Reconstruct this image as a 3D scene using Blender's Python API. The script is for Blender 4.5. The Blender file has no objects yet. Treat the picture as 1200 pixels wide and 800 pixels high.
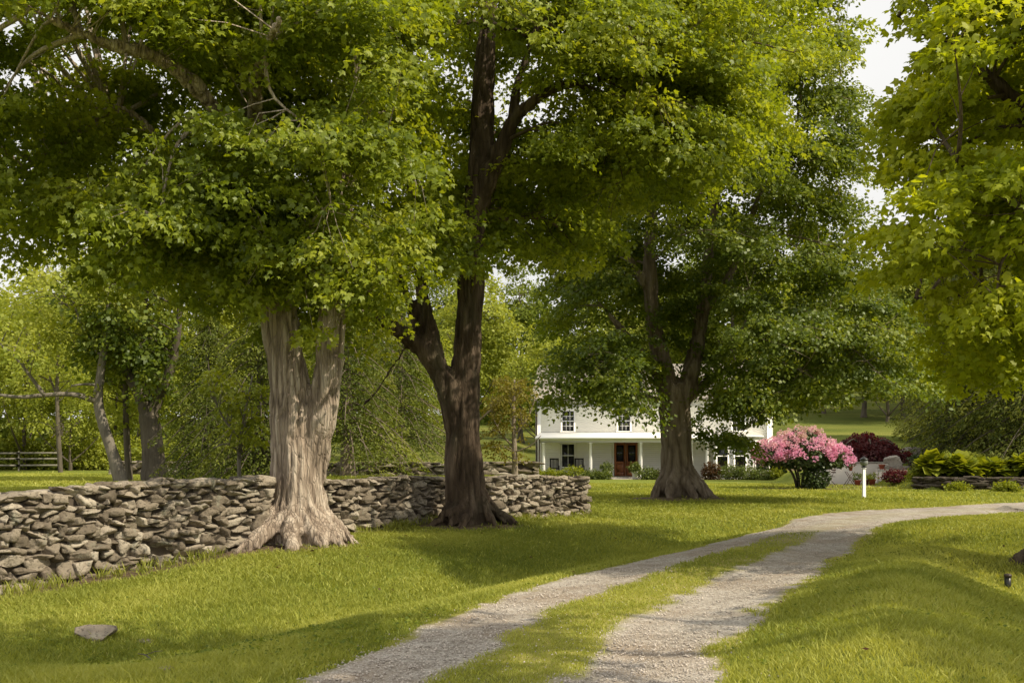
import bpy, math, random
import numpy as np
from mathutils import kdtree
PI = math.pi
rng = np.random.default_rng(11)
random.seed(5)
scene = bpy.context.scene
col = scene.collection

# ------------------------------------------------------------------ survey constants
F, HZ, CH = 1166.7, 531.0, 1.6           # focal length (px of the 1200 px photo), horizon row, eye height


def at(u, v, Y):
    return np.array([(u - 600) / F * Y, Y, CH - (v - HZ) / F * Y])


def S(t):
    t = np.clip(t, 0, 1)
    return t * t * (3 - 2 * t)


# ------------------------------------------------------------------ noise
_perm = rng.integers(0, 2 ** 31 - 1, 4096)


def vnoise(p, seed=0):
    p = np.asarray(p, float)
    i = np.floor(p).astype(np.int64)
    f = p - i
    f = f * f * (3 - 2 * f)

    def h(a, b, c):
        k = (a * 73856093) ^ (b * 19349663) ^ (c * 83492791) ^ (seed * 2654435)
        return _perm[(k ^ (k >> 7)) & 4095] / 2147483647.0
    x, y, z = i[:, 0], i[:, 1], i[:, 2]
    fx, fy, fz = f[:, 0], f[:, 1], f[:, 2]
    r = 0
    for dx in (0, 1):
        wx = fx if dx else 1 - fx
        for dy in (0, 1):
            wy = fy if dy else 1 - fy
            for dz in (0, 1):
                wz = fz if dz else 1 - fz
                r = r + wx * wy * wz * h(x + dx, y + dy, z + dz)
    return r


def noise2(x, y, s, seed=0):
    x = np.asarray(x, float)
    return vnoise(np.stack([x * s, np.asarray(y, float) * s, np.zeros_like(x) + .37], -1).reshape(-1, 3), seed).reshape(x.shape)


# ------------------------------------------------------------------ terrain
WALL = np.array([(-16, 2), (-11, 8), (-6.8, 13.3), (-4.75, 16.5), (-4.3, 18.6), (-3.5, 19.9), (-1.6, 22.8), (2.0, 26.2), (6, 29)], float)
DL = np.array([(-6, -6), (-3.2, 2), (-1.95, 6.2), (-1.19, 8.15), (-.7, 10.1), (0, 11.7), (.96, 13.9), (2.19, 15.96), (3.64, 18.5), (5.93, 23), (8.1, 26.3), (9.8, 27.9), (12.9, 30.1), (16.9, 32.8), (24, 36), (45, 44)], float)
DR = np.array([(-2, -7), (-.2, 1), (.85, 5.0), (1.55, 7.3), (2.2, 9.0), (3.0, 10.8), (3.8, 12.4), (4.9, 14.8), (6.2, 17.3), (8.5, 21.3), (10.6, 24.2), (12.0, 25.5), (14.3, 26.8), (18, 28.5), (25, 32), (46, 40)], float)


def resample(P, n):
    k = np.arange(len(P))
    t = np.linspace(0, len(P) - 1, n)
    i = np.clip(t.astype(int), 0, len(P) - 2)
    f = (t - i)[:, None]
    Pm = np.vstack([2 * P[0] - P[1], P, 2 * P[-1] - P[-2]])
    p0, p1, p2, p3 = Pm[i], Pm[i + 1], Pm[i + 2], Pm[i + 3]
    return .5 * ((2 * p1) + (-p0 + p2) * f + (2 * p0 - 5 * p1 + 4 * p2 - p3) * f ** 2 + (-p0 + 3 * p1 - 3 * p2 + p3) * f ** 3)


DLs, DRs = resample(DL, 260), resample(DR, 260)
DC = (DLs + DRs) / 2
DW = np.linalg.norm(DLs - DRs, axis=1) / 2


def drive_lat(x, y):
    """signed lateral position on the driveway (-1 left edge, 1 right edge) and half width"""
    sh = np.shape(x)
    x, y = np.ravel(x).astype(float), np.ravel(y).astype(float)
    out = np.full(x.shape, 99.0)
    hw = np.ones_like(out)
    near = (y < 50) & (y > -8) & (x < 50) & (x > -10)
    idx = np.nonzero(near)[0]
    for c in range(0, len(idx), 40000):
        ii = idx[c:c + 40000]
        d = (x[ii, None] - DC[None, ::2, 0]) ** 2 + (y[ii, None] - DC[None, ::2, 1]) ** 2
        j = np.argmin(d, 1) * 2
        a = np.clip(j - 2, 0, 259)
        b = np.clip(j + 2, 0, 259)
        t = DC[b] - DC[a]
        t /= np.linalg.norm(t, axis=1)[:, None] + 1e-9
        r = np.stack([x[ii] - DC[j, 0], y[ii] - DC[j, 1]], 1)
        # project to the foot point on the local tangent
        s = r[:, 0] * t[:, 1] - r[:, 1] * t[:, 0]
        w = np.abs((DRs[j] - DLs[j])[:, 0] * t[:, 1] - (DRs[j] - DLs[j])[:, 1] * t[:, 0]) / 2
        out[ii] = s / np.maximum(w, .3)
        hw[ii] = w
    return out.reshape(sh), hw.reshape(sh)


def g(x, y, cx, cy, sx, sy, a, rot=0.0):
    c, s = math.cos(rot), math.sin(rot)
    dx, dy = x - cx, y - cy
    u, v = dx * c + dy * s, -dx * s + dy * c
    return a * np.exp(-(u / sx) ** 2 - (v / sy) ** 2)


def polyd(x, y, P):
    d = np.full(np.shape(x), 1e9)
    for a, b in zip(P[:-1], P[1:]):
        ab = b - a
        t = np.clip(((x - a[0]) * ab[0] + (y - a[1]) * ab[1]) / (ab @ ab), 0, 1)
        d = np.minimum(d, (x - a[0] - t * ab[0]) ** 2 + (y - a[1] - t * ab[1]) ** 2)
    return np.sqrt(d)


SWALE = np.array([(-3.6, 9.5), (-1.6, 12.6), (.5, 15.8), (2.6, 19.2), (5.2, 23.6)], float)
BANKR = np.array([(2.6, 6.8), (3.4, 8.8), (4.2, 10.6), (5.2, 12.9), (6.4, 15.2)], float)


def hz(x, y, base_only=False):
    x = np.asarray(x, float)
    y = np.asarray(y, float)
    z = np.zeros(np.broadcast(x, y).shape)
    yw = np.interp(x, WALL[:, 0], WALL[:, 1])
    z = z + .5 * S((y - yw - .1) / .55) * (1 - S((x + .6) / 2.6)) * np.where(x < 3, 1, 0)
    z = z + g(x, y, -8, 10.5, 4.5, 5.5, -.3)
    z = z - .34 * np.exp(-(polyd(x, y, SWALE) / 1.15) ** 2)
    z = z + .27 * np.exp(-(polyd(x, y, BANKR) / .8) ** 2)
    z = z + g(x, y, 7.2, 13.2, 1.6, 2.2, -.42, .3) + g(x, y, 5.6, 10.2, 1.0, 1.5, -.22)
    z = z + g(x, y, 8.9, 19.2, 2.8, 1.7, .26, .35) + g(x, y, 10.5, 16.5, 2.5, 3, .35) + g(x, y, 6.8, 8.2, 1.7, 1.7, .12)
    z = z + g(x, y, -4.0, 17.3, 1.5, 1.5, .12) + g(x, y, -.9, 21.2, 1.8, 1.6, .12) + g(x, y, 5.5, 33, 3.0, 2.0, .15)
    z = z + .05 * (noise2(x, y, .8, 3) - .5) * S((45 - y) / 10)
    # terraces by the patio and the bed
    z = z + .5 * S((y - 42.6) / .5) * S((x - 17.6) / 1.0) + .5 * S((y - 50.3) / .5) * S((x - 15.3) / 1)
    t = np.maximum(y - 54, 0)
    z = z + .125 * t * t / (t + 6) * S((x - 16) / 7) * np.where(y < 190, 1, 1)
    t = np.maximum(y - 70, 0)
    z = z + .075 * t * t / (t + 8) * (1 - S((x - 14) / 8)) * (1 - .5 * S((-x - 8) / 20))
    # the gravel keeps a level bed
    if not base_only:
        lat, hw = drive_lat(x, y)
        m = S((1.06 - np.abs(lat)) / .12)
        z = z - .03 * m
    return z


def hz1(x, y):
    return float(hz(np.array([x]), np.array([y]))[0])


# ------------------------------------------------------------------ object helpers
def mesh_np(name, V, faces, mat, parent=None, attr=None, smooth=False, loc=None, mat_idx=None):
    V = np.asarray(V, np.float32)
    me = bpy.data.meshes.new(name)
    me.vertices.add(len(V))
    me.vertices.foreach_set('co', V.ravel())
    faces = [np.asarray(f, np.int32) for f in faces if len(f)]
    tot = np.concatenate([np.full(len(f), f.shape[1], np.int32) for f in faces])
    idx = np.concatenate([f.ravel() for f in faces])
    me.loops.add(len(idx))
    me.loops.foreach_set('vertex_index', idx)
    me.polygons.add(len(tot))
    me.polygons.foreach_set('loop_start', (np.cumsum(tot) - tot).astype(np.int32))
    if smooth:
        me.polygons.foreach_set('use_smooth', np.ones(len(tot), bool))
    for m in (mat if isinstance(mat, (list, tuple)) else [mat]):
        me.materials.append(m)
    if mat_idx is not None:
        me.polygons.foreach_set('material_index', np.asarray(mat_idx, np.int32))
    if attr:
        for k, a in attr.items():
            at_ = me.attributes.new(k, 'FLOAT', 'POINT')
            at_.data.foreach_set('value', np.asarray(a, np.float32))
    me.update(calc_edges=True)
    me.validate()
    o = bpy.data.objects.new(name, me)
    col.objects.link(o)
    if parent:
        o.parent = parent
    if loc is not None:
        o.location = loc
    return o


def tag(o, label, cat, group=None, kind=None):
    if label:
        o['label'] = label
    if cat:
        o['category'] = cat
    if group:
        o['group'] = group
    if kind:
        o['kind'] = kind
    return o


def empty(name, loc, label=None, cat=None, group=None, rz=0.0):
    o = bpy.data.objects.new(name, None)
    o.empty_display_size = .3
    col.objects.link(o)
    o.location = [float(c) for c in loc]
    o.rotation_euler.z = rz
    return tag(o, label, cat, group)


def copy_tree(o, parent=None):
    c = o.copy()
    col.objects.link(c)
    c.parent = parent
    for ch in list(o.children):
        copy_tree(ch, c)
    return c


class MB:
    """collects boxes, tubes and other pieces for ONE mesh"""

    def __init__(s):
        s.V, s.Q, s.T, s.n, s.A = [], [], [], 0, []

    def add(s, V, quads=None, tris=None, a=0.0):
        V = np.asarray(V, float)
        if quads is not None and len(quads):
            s.Q.append(np.asarray(quads) + s.n)
        if tris is not None and len(tris):
            s.T.append(np.asarray(tris) + s.n)
        s.V.append(V)
        s.A.append(np.full(len(V), a) if np.isscalar(a) else np.asarray(a))
        s.n += len(V)
        return s

    def box(s, x0, x1, y0, y1, z0, z1, a=None):
        V = [(x, y, z) for x in (x0, x1) for y in (y0, y1) for z in (z0, z1)]
        Q = [(0, 1, 3, 2), (4, 6, 7, 5), (0, 4, 5, 1), (2, 3, 7, 6), (0, 2, 6, 4), (1, 5, 7, 3)]
        return s.add(V, Q, a=random.random() if a is None else a)

    def bbox(s, x0, x1, y0, y1, z0, z1, b=.01):
        """box with chamfered edges"""
        c = np.array([(x0 + x1) / 2, (y0 + y1) / 2, (z0 + z1) / 2])
        h = np.array([(x1 - x0) / 2, (y1 - y0) / 2, (z1 - z0) / 2])
        b = min(b, h.min() * .8)
        V, ix = [], {}
        for sx in (-1, 1):
            for sy in (-1, 1):
                for sz in (-1, 1):
                    for k in range(3):
                        v = h - b
                        v[k] = h[k]
                        ix[(sx, sy, sz, k)] = len(V)
                        V.append(c + v * np.array((sx, sy, sz)))
        Q, T = [], []
        for k in range(3):
            i, j = (k + 1) % 3, (k + 2) % 3
            for sg in (-1, 1):
                q = []
                for a_, b_ in ((-1, -1), (1, -1), (1, 1), (-1, 1)):
                    t = [0, 0, 0]
                    t[k], t[i], t[j] = sg, a_, b_
                    q.append(ix[(*t, k)])
                Q.append(q if sg > 0 else q[::-1])
            for a_ in (-1, 1):
                for b_ in (-1, 1):
                    t0, t1 = [0, 0, 0], [0, 0, 0]
                    t0[i], t0[j], t0[k] = a_, b_, -1
                    t1[i], t1[j], t1[k] = a_, b_, 1
                    Q.append([ix[(*t0, i)], ix[(*t1, i)], ix[(*t1, j)], ix[(*t0, j)]])
        for sx in (-1, 1):
            for sy in (-1, 1):
                for sz in (-1, 1):
                    T.append([ix[(sx, sy, sz, k)] for k in range(3)])
        return s.add(V, Q, T, a=random.random())

    def tube(s, P, R, sides=8, cap=True, a=0.0, wob=0.0):
        P = np.asarray(P, float)
        n = len(P)
        R = np.full(n, R) if np.isscalar(R) else np.asarray(R, float)
        T = np.gradient(P, axis=0)
        T /= np.linalg.norm(T, axis=1)[:, None] + 1e-9
        ref = np.array([0, 0, 1.]) if abs(T[:, 2]).mean() < .75 else np.array([1., 0, 0])
        U = np.cross(T, ref)
        U /= np.linalg.norm(U, axis=1)[:, None] + 1e-9
        W = np.cross(T, U)
        th = np.arange(sides) / sides * 2 * PI
        rr = R[:, None] * (1 + (wob * (rng.random((n, sides)) - .5) if wob else 0))
        V = P[:, None] + rr[..., None] * (np.cos(th)[None, :, None] * U[:, None] + np.sin(th)[None, :, None] * W[:, None])
        V = V.reshape(-1, 3)
        i = np.arange(n - 1)[:, None] * sides
        j = np.arange(sides)[None]
        Q = np.stack([i + j, i + (j + 1) % sides, i + sides + (j + 1) % sides, i + sides + j], -1).reshape(-1, 4)
        tr = []
        if cap:
            V = np.vstack([V, P[0], P[-1]])
            k = n * sides
            for q in range(sides):
                tr.append((k, (q + 1) % sides, q))
                tr.append((k + 1, (n - 1) * sides + q, (n - 1) * sides + (q + 1) % sides))
        return s.add(V, Q, tr, a=a)

    def lathe(s, prof, cx, cy, sides=16, a=0.0):
        prof = np.asarray(prof, float)
        return s.tube(np.stack([np.full(len(prof), cx), np.full(len(prof), cy), prof[:, 1]], 1), prof[:, 0], sides, a=a)

    def xf(s, fn):
        s.V = [fn(v) for v in s.V]
        return s

    def arrays(s):
        return np.vstack(s.V), [np.vstack(x) for x in (s.Q, s.T) if x], np.concatenate(s.A)

    def build(s, name, mat, parent=None, smooth=False, loc=None, off=None):
        V, f, A = s.arrays()
        if off is not None:
            V = V - np.asarray(off)
        return mesh_np(name, V, f, mat, parent, {'rnd': A}, smooth, loc)


def smooth_path(P, n=None):
    P = np.asarray(P, float)
    return resample(P, n or (len(P) - 1) * 5 + 1)


# ------------------------------------------------------------------ materials
def nt_mat(name):
    m = bpy.data.materials.new(name)
    m.use_nodes = True
    nt = m.node_tree
    nt.nodes.clear()
    out = nt.nodes.new('ShaderNodeOutputMaterial')
    return m, nt, out


def N(nt, typ, ins=None, **props):
    n = nt.nodes.new(typ)
    for k, v in props.items():
        setattr(n, k, v)
    for k, v in (ins or {}).items():
        if hasattr(v, 'is_linked') or isinstance(v, bpy.types.NodeSocket):
            nt.links.new(v, n.inputs[k])
        else:
            n.inputs[k].default_value = v
    return n


def ramp(nt, fac, stops):
    r = nt.nodes.new('ShaderNodeValToRGB')
    e = r.color_ramp.elements
    while len(e) < len(stops):
        e.new(.5)
    for x, (p, c) in zip(e, stops):
        x.position = p
        x.color = (*c, 1)
    nt.links.new(fac, r.inputs[0])
    return r.outputs[0]


def mapped(nt, scale, coord='Object'):
    tc = N(nt, 'ShaderNodeTexCoord')
    return N(nt, 'ShaderNodeMapping', {'Vector': tc.outputs[coord], 'Scale': scale}).outputs[0]


def mixc(nt, fac, a, b, mode='MIX'):
    m = nt.nodes.new('ShaderNodeMix')
    m.data_type = 'RGBA'
    m.blend_type = mode
    for k, v in ((0, fac), (6, a), (7, b)):
        if isinstance(v, bpy.types.NodeSocket):
            nt.links.new(v, m.inputs[k])
        else:
            m.inputs[k].default_value = v if k == 0 else ((*v, 1) if len(v) == 3 else v)
    return m.outputs[2]


def mathn(nt, op, a, b=0.0, clamp=False):
    n = nt.nodes.new('ShaderNodeMath')
    n.operation = op
    n.use_clamp = clamp
    for k, v in ((0, a), (1, b)):
        if isinstance(v, bpy.types.NodeSocket):
            nt.links.new(v, n.inputs[k])
        else:
            n.inputs[k].default_value = v
    return n.outputs[0]


WARM = (1.08, 1.04, .85)


def q_warm(n):
    return n not in ('grass_blade', 'woodland_leaf', 'light_woodland_leaf', 'fresh_leaf', 'shrub_leaf', 'maroon_leaf', 'pink_petal', 'bronze_leaf', 'barberry_leaf')


def leaf_mat(name, stops, trans=1.0, tmix=.42, gloss=.05, tcol=(1.35, 1.25, .55), scale=.25):
    m, nt, out = nt_mat(name)
    at_ = N(nt, 'ShaderNodeAttribute', attribute_name='rnd')
    no = N(nt, 'ShaderNodeTexNoise', {'Vector': mapped(nt, (1, 1, 1)), 'Scale': scale, 'Detail': 2.0})
    f = mathn(nt, 'ADD', mathn(nt, 'MULTIPLY', at_.outputs['Fac'], .6), mathn(nt, 'MULTIPLY', no.outputs['Fac'], .4))
    c = ramp(nt, f, [(p, (q[0] * WARM[0], q[1] * WARM[1], q[2] * WARM[2])) for p, q in stops] if q_warm(name) else stops)
    tc = mixc(nt, 1.0, c, tcol, 'MULTIPLY')
    d = N(nt, 'ShaderNodeBsdfDiffuse', {'Color': c})
    t = N(nt, 'ShaderNodeBsdfTranslucent', {'Color': tc})
    mx = N(nt, 'ShaderNodeMixShader', {0: tmix, 1: d.outputs[0], 2: t.outputs[0]})
    gl = N(nt, 'ShaderNodeBsdfGlossy', {'Color': (.9, .95, .9, 1), 'Roughness': .5})
    mx2 = N(nt, 'ShaderNodeMixShader', {0: gloss * .6, 1: mx.outputs[0], 2: gl.outputs[0]})
    nt.links.new(mx2.outputs[0], out.inputs[0])
    return m


def bark_mat(name, stops, ridge=9.0, bump=.6, stretch=.13, moss=0.0):
    m, nt, out = nt_mat(name)
    v = mapped(nt, (1, 1, stretch))
    n1 = N(nt, 'ShaderNodeTexNoise', {'Vector': v, 'Scale': ridge, 'Detail': 6.0, 'Roughness': .65, 'Distortion': .6})
    vo = N(nt, 'ShaderNodeTexVoronoi', {'Vector': v, 'Scale': ridge * 2.2}, feature='DISTANCE_TO_EDGE')
    n2 = N(nt, 'ShaderNodeTexNoise', {'Vector': mapped(nt, (1, 1, 1)), 'Scale': 1.3, 'Detail': 4.0})
    crack = ramp(nt, vo.outputs['Distance'], [(0, (0, 0, 0)), (.12, (1, 1, 1))])
    f = mathn(nt, 'ADD', mathn(nt, 'MULTIPLY', n1.outputs['Fac'], .7), mathn(nt, 'MULTIPLY', n2.outputs['Fac'], .3))
    at_ = N(nt, 'ShaderNodeAttribute', attribute_name='rnd')     # depth of the furrow
    f = mathn(nt, 'ADD', f, mathn(nt, 'MULTIPLY', at_.outputs['Fac'], .35))
    c = ramp(nt, f, stops)
    c = mixc(nt, mathn(nt, 'MULTIPLY', mathn(nt, 'SUBTRACT', 1.0, crack), .2), c, (.03, .022, .016))
    if moss:
        tc = N(nt, 'ShaderNodeTexNoise', {'Vector': mapped(nt, (1, 1, .5)), 'Scale': 2.2, 'Detail': 5.0})
        c = mixc(nt, ramp(nt, tc.outputs['Fac'], [(.52, (0, 0, 0)), (.68, (moss,) * 3)]), c, (.13, .14, .09))
    h = mathn(nt, 'ADD', n1.outputs['Fac'], mathn(nt, 'MULTIPLY', crack, .35))
    b = N(nt, 'ShaderNodeBump', {'Height': h, 'Strength': bump, 'Distance': .05})
    p = N(nt, 'ShaderNodeBsdfPrincipled', {'Base Color': c, 'Roughness': .9, 'Normal': b.outputs[0], 'Specular IOR Level': .15})
    nt.links.new(p.outputs[0], out.inputs[0])
    return m


def plain_mat(name, c, rough=.6, var=.12, scale=3.0, bump=.0, metal=0.0, spec=.4, bscale=None, stretch=(1, 1, 1)):
    m, nt, out = nt_mat(name)
    v = mapped(nt, stretch)
    n = N(nt, 'ShaderNodeTexNoise', {'Vector': v, 'Scale': scale, 'Detail': 5.0, 'Roughness': .6})
    at_ = N(nt, 'ShaderNodeAttribute', attribute_name='rnd')
    f = mathn(nt, 'ADD', mathn(nt, 'MULTIPLY', n.outputs['Fac'], .7), mathn(nt, 'MULTIPLY', at_.outputs['Fac'], .3))
    lo = tuple(x * (1 - 2 * var) for x in c)
    hi = tuple(min(1, x * (1 + var)) for x in c)
    cc = ramp(nt, f, [(.2, lo), (.75, hi)])
    ins = {'Base Color': cc, 'Roughness': rough, 'Metallic': metal, 'Specular IOR Level': spec}
    if bump:
        nb = N(nt, 'ShaderNodeTexNoise', {'Vector': v, 'Scale': bscale or scale * 6, 'Detail': 4.0})
        ins['Normal'] = N(nt, 'ShaderNodeBump', {'Height': nb.outputs['Fac'], 'Strength': bump, 'Distance': .03}).outputs[0]
    p = N(nt, 'ShaderNodeBsdfPrincipled', ins)
    nt.links.new(p.outputs[0], out.inputs[0])
    return m


def stone_mat(name, stops, lichen=.5):
    m, nt, out = nt_mat(name)
    at_ = N(nt, 'ShaderNodeAttribute', attribute_name='rnd')
    v = mapped(nt, (1, 1, 1))
    n = N(nt, 'ShaderNodeTexNoise', {'Vector': v, 'Scale': 9.0, 'Detail': 7.0, 'Roughness': .68})
    n2 = N(nt, 'ShaderNodeTexNoise', {'Vector': v, 'Scale': 3.5, 'Detail': 6.0, 'Roughness': .7})
    f = mathn(nt, 'ADD', mathn(nt, 'MULTIPLY', at_.outputs['Fac'], .62), mathn(nt, 'MULTIPLY', n.outputs['Fac'], .4))
    c = ramp(nt, f, stops)
    c = mixc(nt, ramp(nt, n2.outputs['Fac'], [(.56, (0, 0, 0)), (.66, (lichen,) * 3)]), c, (.33, .33, .26))
    n3 = N(nt, 'ShaderNodeTexNoise', {'Vector': v, 'Scale': 26.0, 'Detail': 5.0})
    c = mixc(nt, ramp(nt, n3.outputs['Fac'], [(.34, (.6,) * 3), (.46, (0,) * 3)]), c, (.04, .035, .03))
    b = N(nt, 'ShaderNodeBump', {'Height': mathn(nt, 'ADD', n.outputs['Fac'], mathn(nt, 'MULTIPLY', n3.outputs['Fac'], .4)), 'Strength': .8, 'Distance': .04})
    p = N(nt, 'ShaderNodeBsdfPrincipled', {'Base Color': c, 'Roughness': .92, 'Normal': b.outputs[0], 'Specular IOR Level': .15})
    nt.links.new(p.outputs[0], out.inputs[0])
    return m


M = {}
# maple greens: dark, mid, yellow green
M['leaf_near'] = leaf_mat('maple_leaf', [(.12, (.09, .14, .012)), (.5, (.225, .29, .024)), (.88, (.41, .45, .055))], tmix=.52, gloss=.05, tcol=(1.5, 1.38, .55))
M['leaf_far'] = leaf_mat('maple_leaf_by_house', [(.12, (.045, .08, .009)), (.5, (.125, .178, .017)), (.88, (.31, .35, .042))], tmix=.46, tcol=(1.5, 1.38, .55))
M['leaf_right'] = leaf_mat('bright_maple_leaf', [(.12, (.17, .24, .014)), (.5, (.31, .37, .022)), (.88, (.46, .49, .04))], tmix=.55, gloss=.03, tcol=(1.45, 1.35, .5))
M['leaf_wood'] = leaf_mat('woodland_leaf', [(.15, (.1, .145, .022)), (.5, (.19, .24, .035)), (.85, (.31, .35, .06))], tmix=.48, gloss=.02)
M['leaf_wood2'] = leaf_mat('light_woodland_leaf', [(.15, (.19, .24, .035)), (.5, (.31, .35, .05)), (.85, (.45, .47, .1))], tmix=.48, gloss=.02)
M['leaf_yellow'] = leaf_mat('bronze_leaf', [(.15, (.13, .115, .02)), (.5, (.2, .17, .025)), (.85, (.25, .24, .05))], gloss=.02)
M['leaf_bright'] = leaf_mat('fresh_leaf', [(.15, (0.135, 0.175, 0.013)), (.5, (0.230, 0.263, 0.018)), (.85, (0.338, 0.350, 0.033))], gloss=.03)
M['needle'] = leaf_mat('hemlock_needle', [(.15, (.05, .075, .018)), (.5, (.125, .16, .03)), (.85, (.24, .27, .055))], tmix=.4, gloss=.02)
M['leaf_shrub'] = leaf_mat('shrub_leaf', [(.15, (0.068, 0.100, 0.017)), (.5, (0.121, 0.156, 0.028)), (.85, (0.203, 0.237, 0.055))], gloss=.04)
M['leaf_dark'] = leaf_mat('rhododendron_leaf', [(.15, (0.023, 0.046, 0.010)), (.5, (0.046, 0.078, 0.017)), (.85, (0.078, 0.117, 0.024))], tmix=.25, gloss=.08)
M['leaf_red'] = leaf_mat('maroon_leaf', [(.15, (.045, .008, .01)), (.5, (.095, .016, .02)), (.85, (.17, .04, .035))], tcol=(1.5, .7, .7), gloss=.04)
M['leaf_barberry'] = leaf_mat('barberry_leaf', [(.15, (.06, .03, .015)), (.5, (.1, .05, .025)), (.85, (.13, .1, .04))], gloss=.02)
M['petal'] = leaf_mat('pink_petal', [(.1, (.46, .44, .25)), (.28, (.76, .58, .52)), (.5, (.82, .5, .62)), (.75, (.78, .38, .6)), (.95, (.9, .7, .8))], tcol=(1.1, .8, .9), gloss=.02)
M['needle_dark'] = leaf_mat('dark_hemlock_needle', [(.1, (.03, .045, .014)), (.4, (.09, .12, .025)), (.8, (.26, .28, .06))], tmix=.35, gloss=.02)
M['grass'] = leaf_mat('grass_blade', [(.12, (.15, .19, .028)), (.45, (.33, .355, .066)), (.75, (.5, .5, .12)), (.97, (.55, .5, .2))], tmix=.38, gloss=.02, scale=.35)
M['bark1'] = bark_mat('shaggy_tan_bark', [(.2, (.085, .062, .046)), (.5, (.36, .285, .225)), (.8, (.62, .53, .44))], ridge=8, bump=.9, stretch=.13)
M['bark2'] = bark_mat('dark_brown_bark', [(.2, (.03, .021, .015)), (.5, (.085, .06, .042)), (.85, (.2, .15, .11))], ridge=9, moss=.2)
M['bark3'] = bark_mat('grey_brown_bark', [(.2, (.06, .045, .032)), (.5, (.2, .155, .115)), (.85, (.36, .3, .24))], ridge=9)
M['bark_far'] = bark_mat('woodland_bark', [(.2, (.03, .024, .018)), (.5, (.085, .07, .053)), (.85, (.17, .145, .11))], ridge=6, bump=.3)
M['bark_pale'] = bark_mat('pale_grey_bark', [(.2, (.05, .042, .033)), (.5, (.13, .112, .09)), (.85, (.27, .24, .2))], ridge=6, bump=.3)
M['stone'] = stone_mat('fieldstone', [(.1, (.08, .064, .048)), (.38, (.2, .165, .125)), (.62, (.33, .28, .22)), (.88, (.55, .49, .4))])
M['stone_dark'] = stone_mat('dark_stone', [(.1, (.03, .024, .018)), (.5, (.07, .056, .042)), (.9, (.13, .11, .085))], .2)  # dark brown variant of the fieldstone colour
M['core'] = plain_mat('wall_core_earth', (.08, .063, .047), .95)
M['white'] = plain_mat('white_house_paint', (.86, .84, .79), .55, .03, 1.2)
M['trim'] = plain_mat('white_trim_paint', (.88, .865, .82), .45, .03, 2.0)
M['roof'] = plain_mat('weathered_shingle', (.36, .32, .275), .9, .2, 2.5, .4, stretch=(1, 1, 3))
M['door'] = plain_mat('red_brown_door_wood', (.32, .115, .045), .4, .25, 3.0, stretch=(6, 6, .8))
M['deck'] = plain_mat('porch_boards', (.32, .29, .25), .8, .15, 4)
M['black'] = plain_mat('black_painted_wood', (.025, .023, .02), .5, .2, 3)
M['gutter'] = plain_mat('brown_gutter', (.07, .05, .04), .5, .15, 3)
M['iron'] = plain_mat('rusty_iron', (.085, .045, .03), .7, .3, 20)
M['terracotta'] = plain_mat('terracotta', (.36, .09, .045), .8, .15, 8)
M['pot'] = plain_mat('white_planter', (.7, .68, .63), .6, .06, 5)
M['stucco'] = plain_mat('pale_stucco', (.62, .57, .5), .9, .09, 1.6, .15, bscale=30)
M['mulch'] = plain_mat('mulch', (.11, .075, .05), .95, .35, 6, .5)
M['fence'] = plain_mat('weathered_grey_rail', (.2, .185, .15), .85, .3, 5, stretch=(.4, 1, 1))
M['lantern_metal'] = plain_mat('dark_lantern_metal', (.05, .05, .048), .35, .15, 10, metal=.5)
M['pale_stone'] = stone_mat('pale_ledge_stone', [(.1, (.14, .12, .1)), (.5, (.27, .24, .2)), (.9, (.42, .38, .32))], .4)
M['tan_stone'] = plain_mat('tan_step_stone', (.42, .31, .2), .9, .25, 5, .3)


def glass_mat(name, c, rough=.05):
    m, nt, out = nt_mat(name)
    n = N(nt, 'ShaderNodeTexNoise', {'Vector': mapped(nt, (1, 1, 1)), 'Scale': 1.1, 'Detail': 2.0})
    b = N(nt, 'ShaderNodeBump', {'Height': n.outputs['Fac'], 'Strength': .08, 'Distance': .05})
    p = N(nt, 'ShaderNodeBsdfPrincipled', {'Base Color': (*c, 1), 'Roughness': rough, 'Specular IOR Level': .5, 'Normal': b.outputs[0]})
    nt.links.new(p.outputs[0], out.inputs[0])
    return m


M['glass'] = glass_mat('dark_window_glass', (.012, .013, .014))
M['globe'] = glass_mat('smoky_lantern_glass', (.22, .23, .22), .15)


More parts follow.
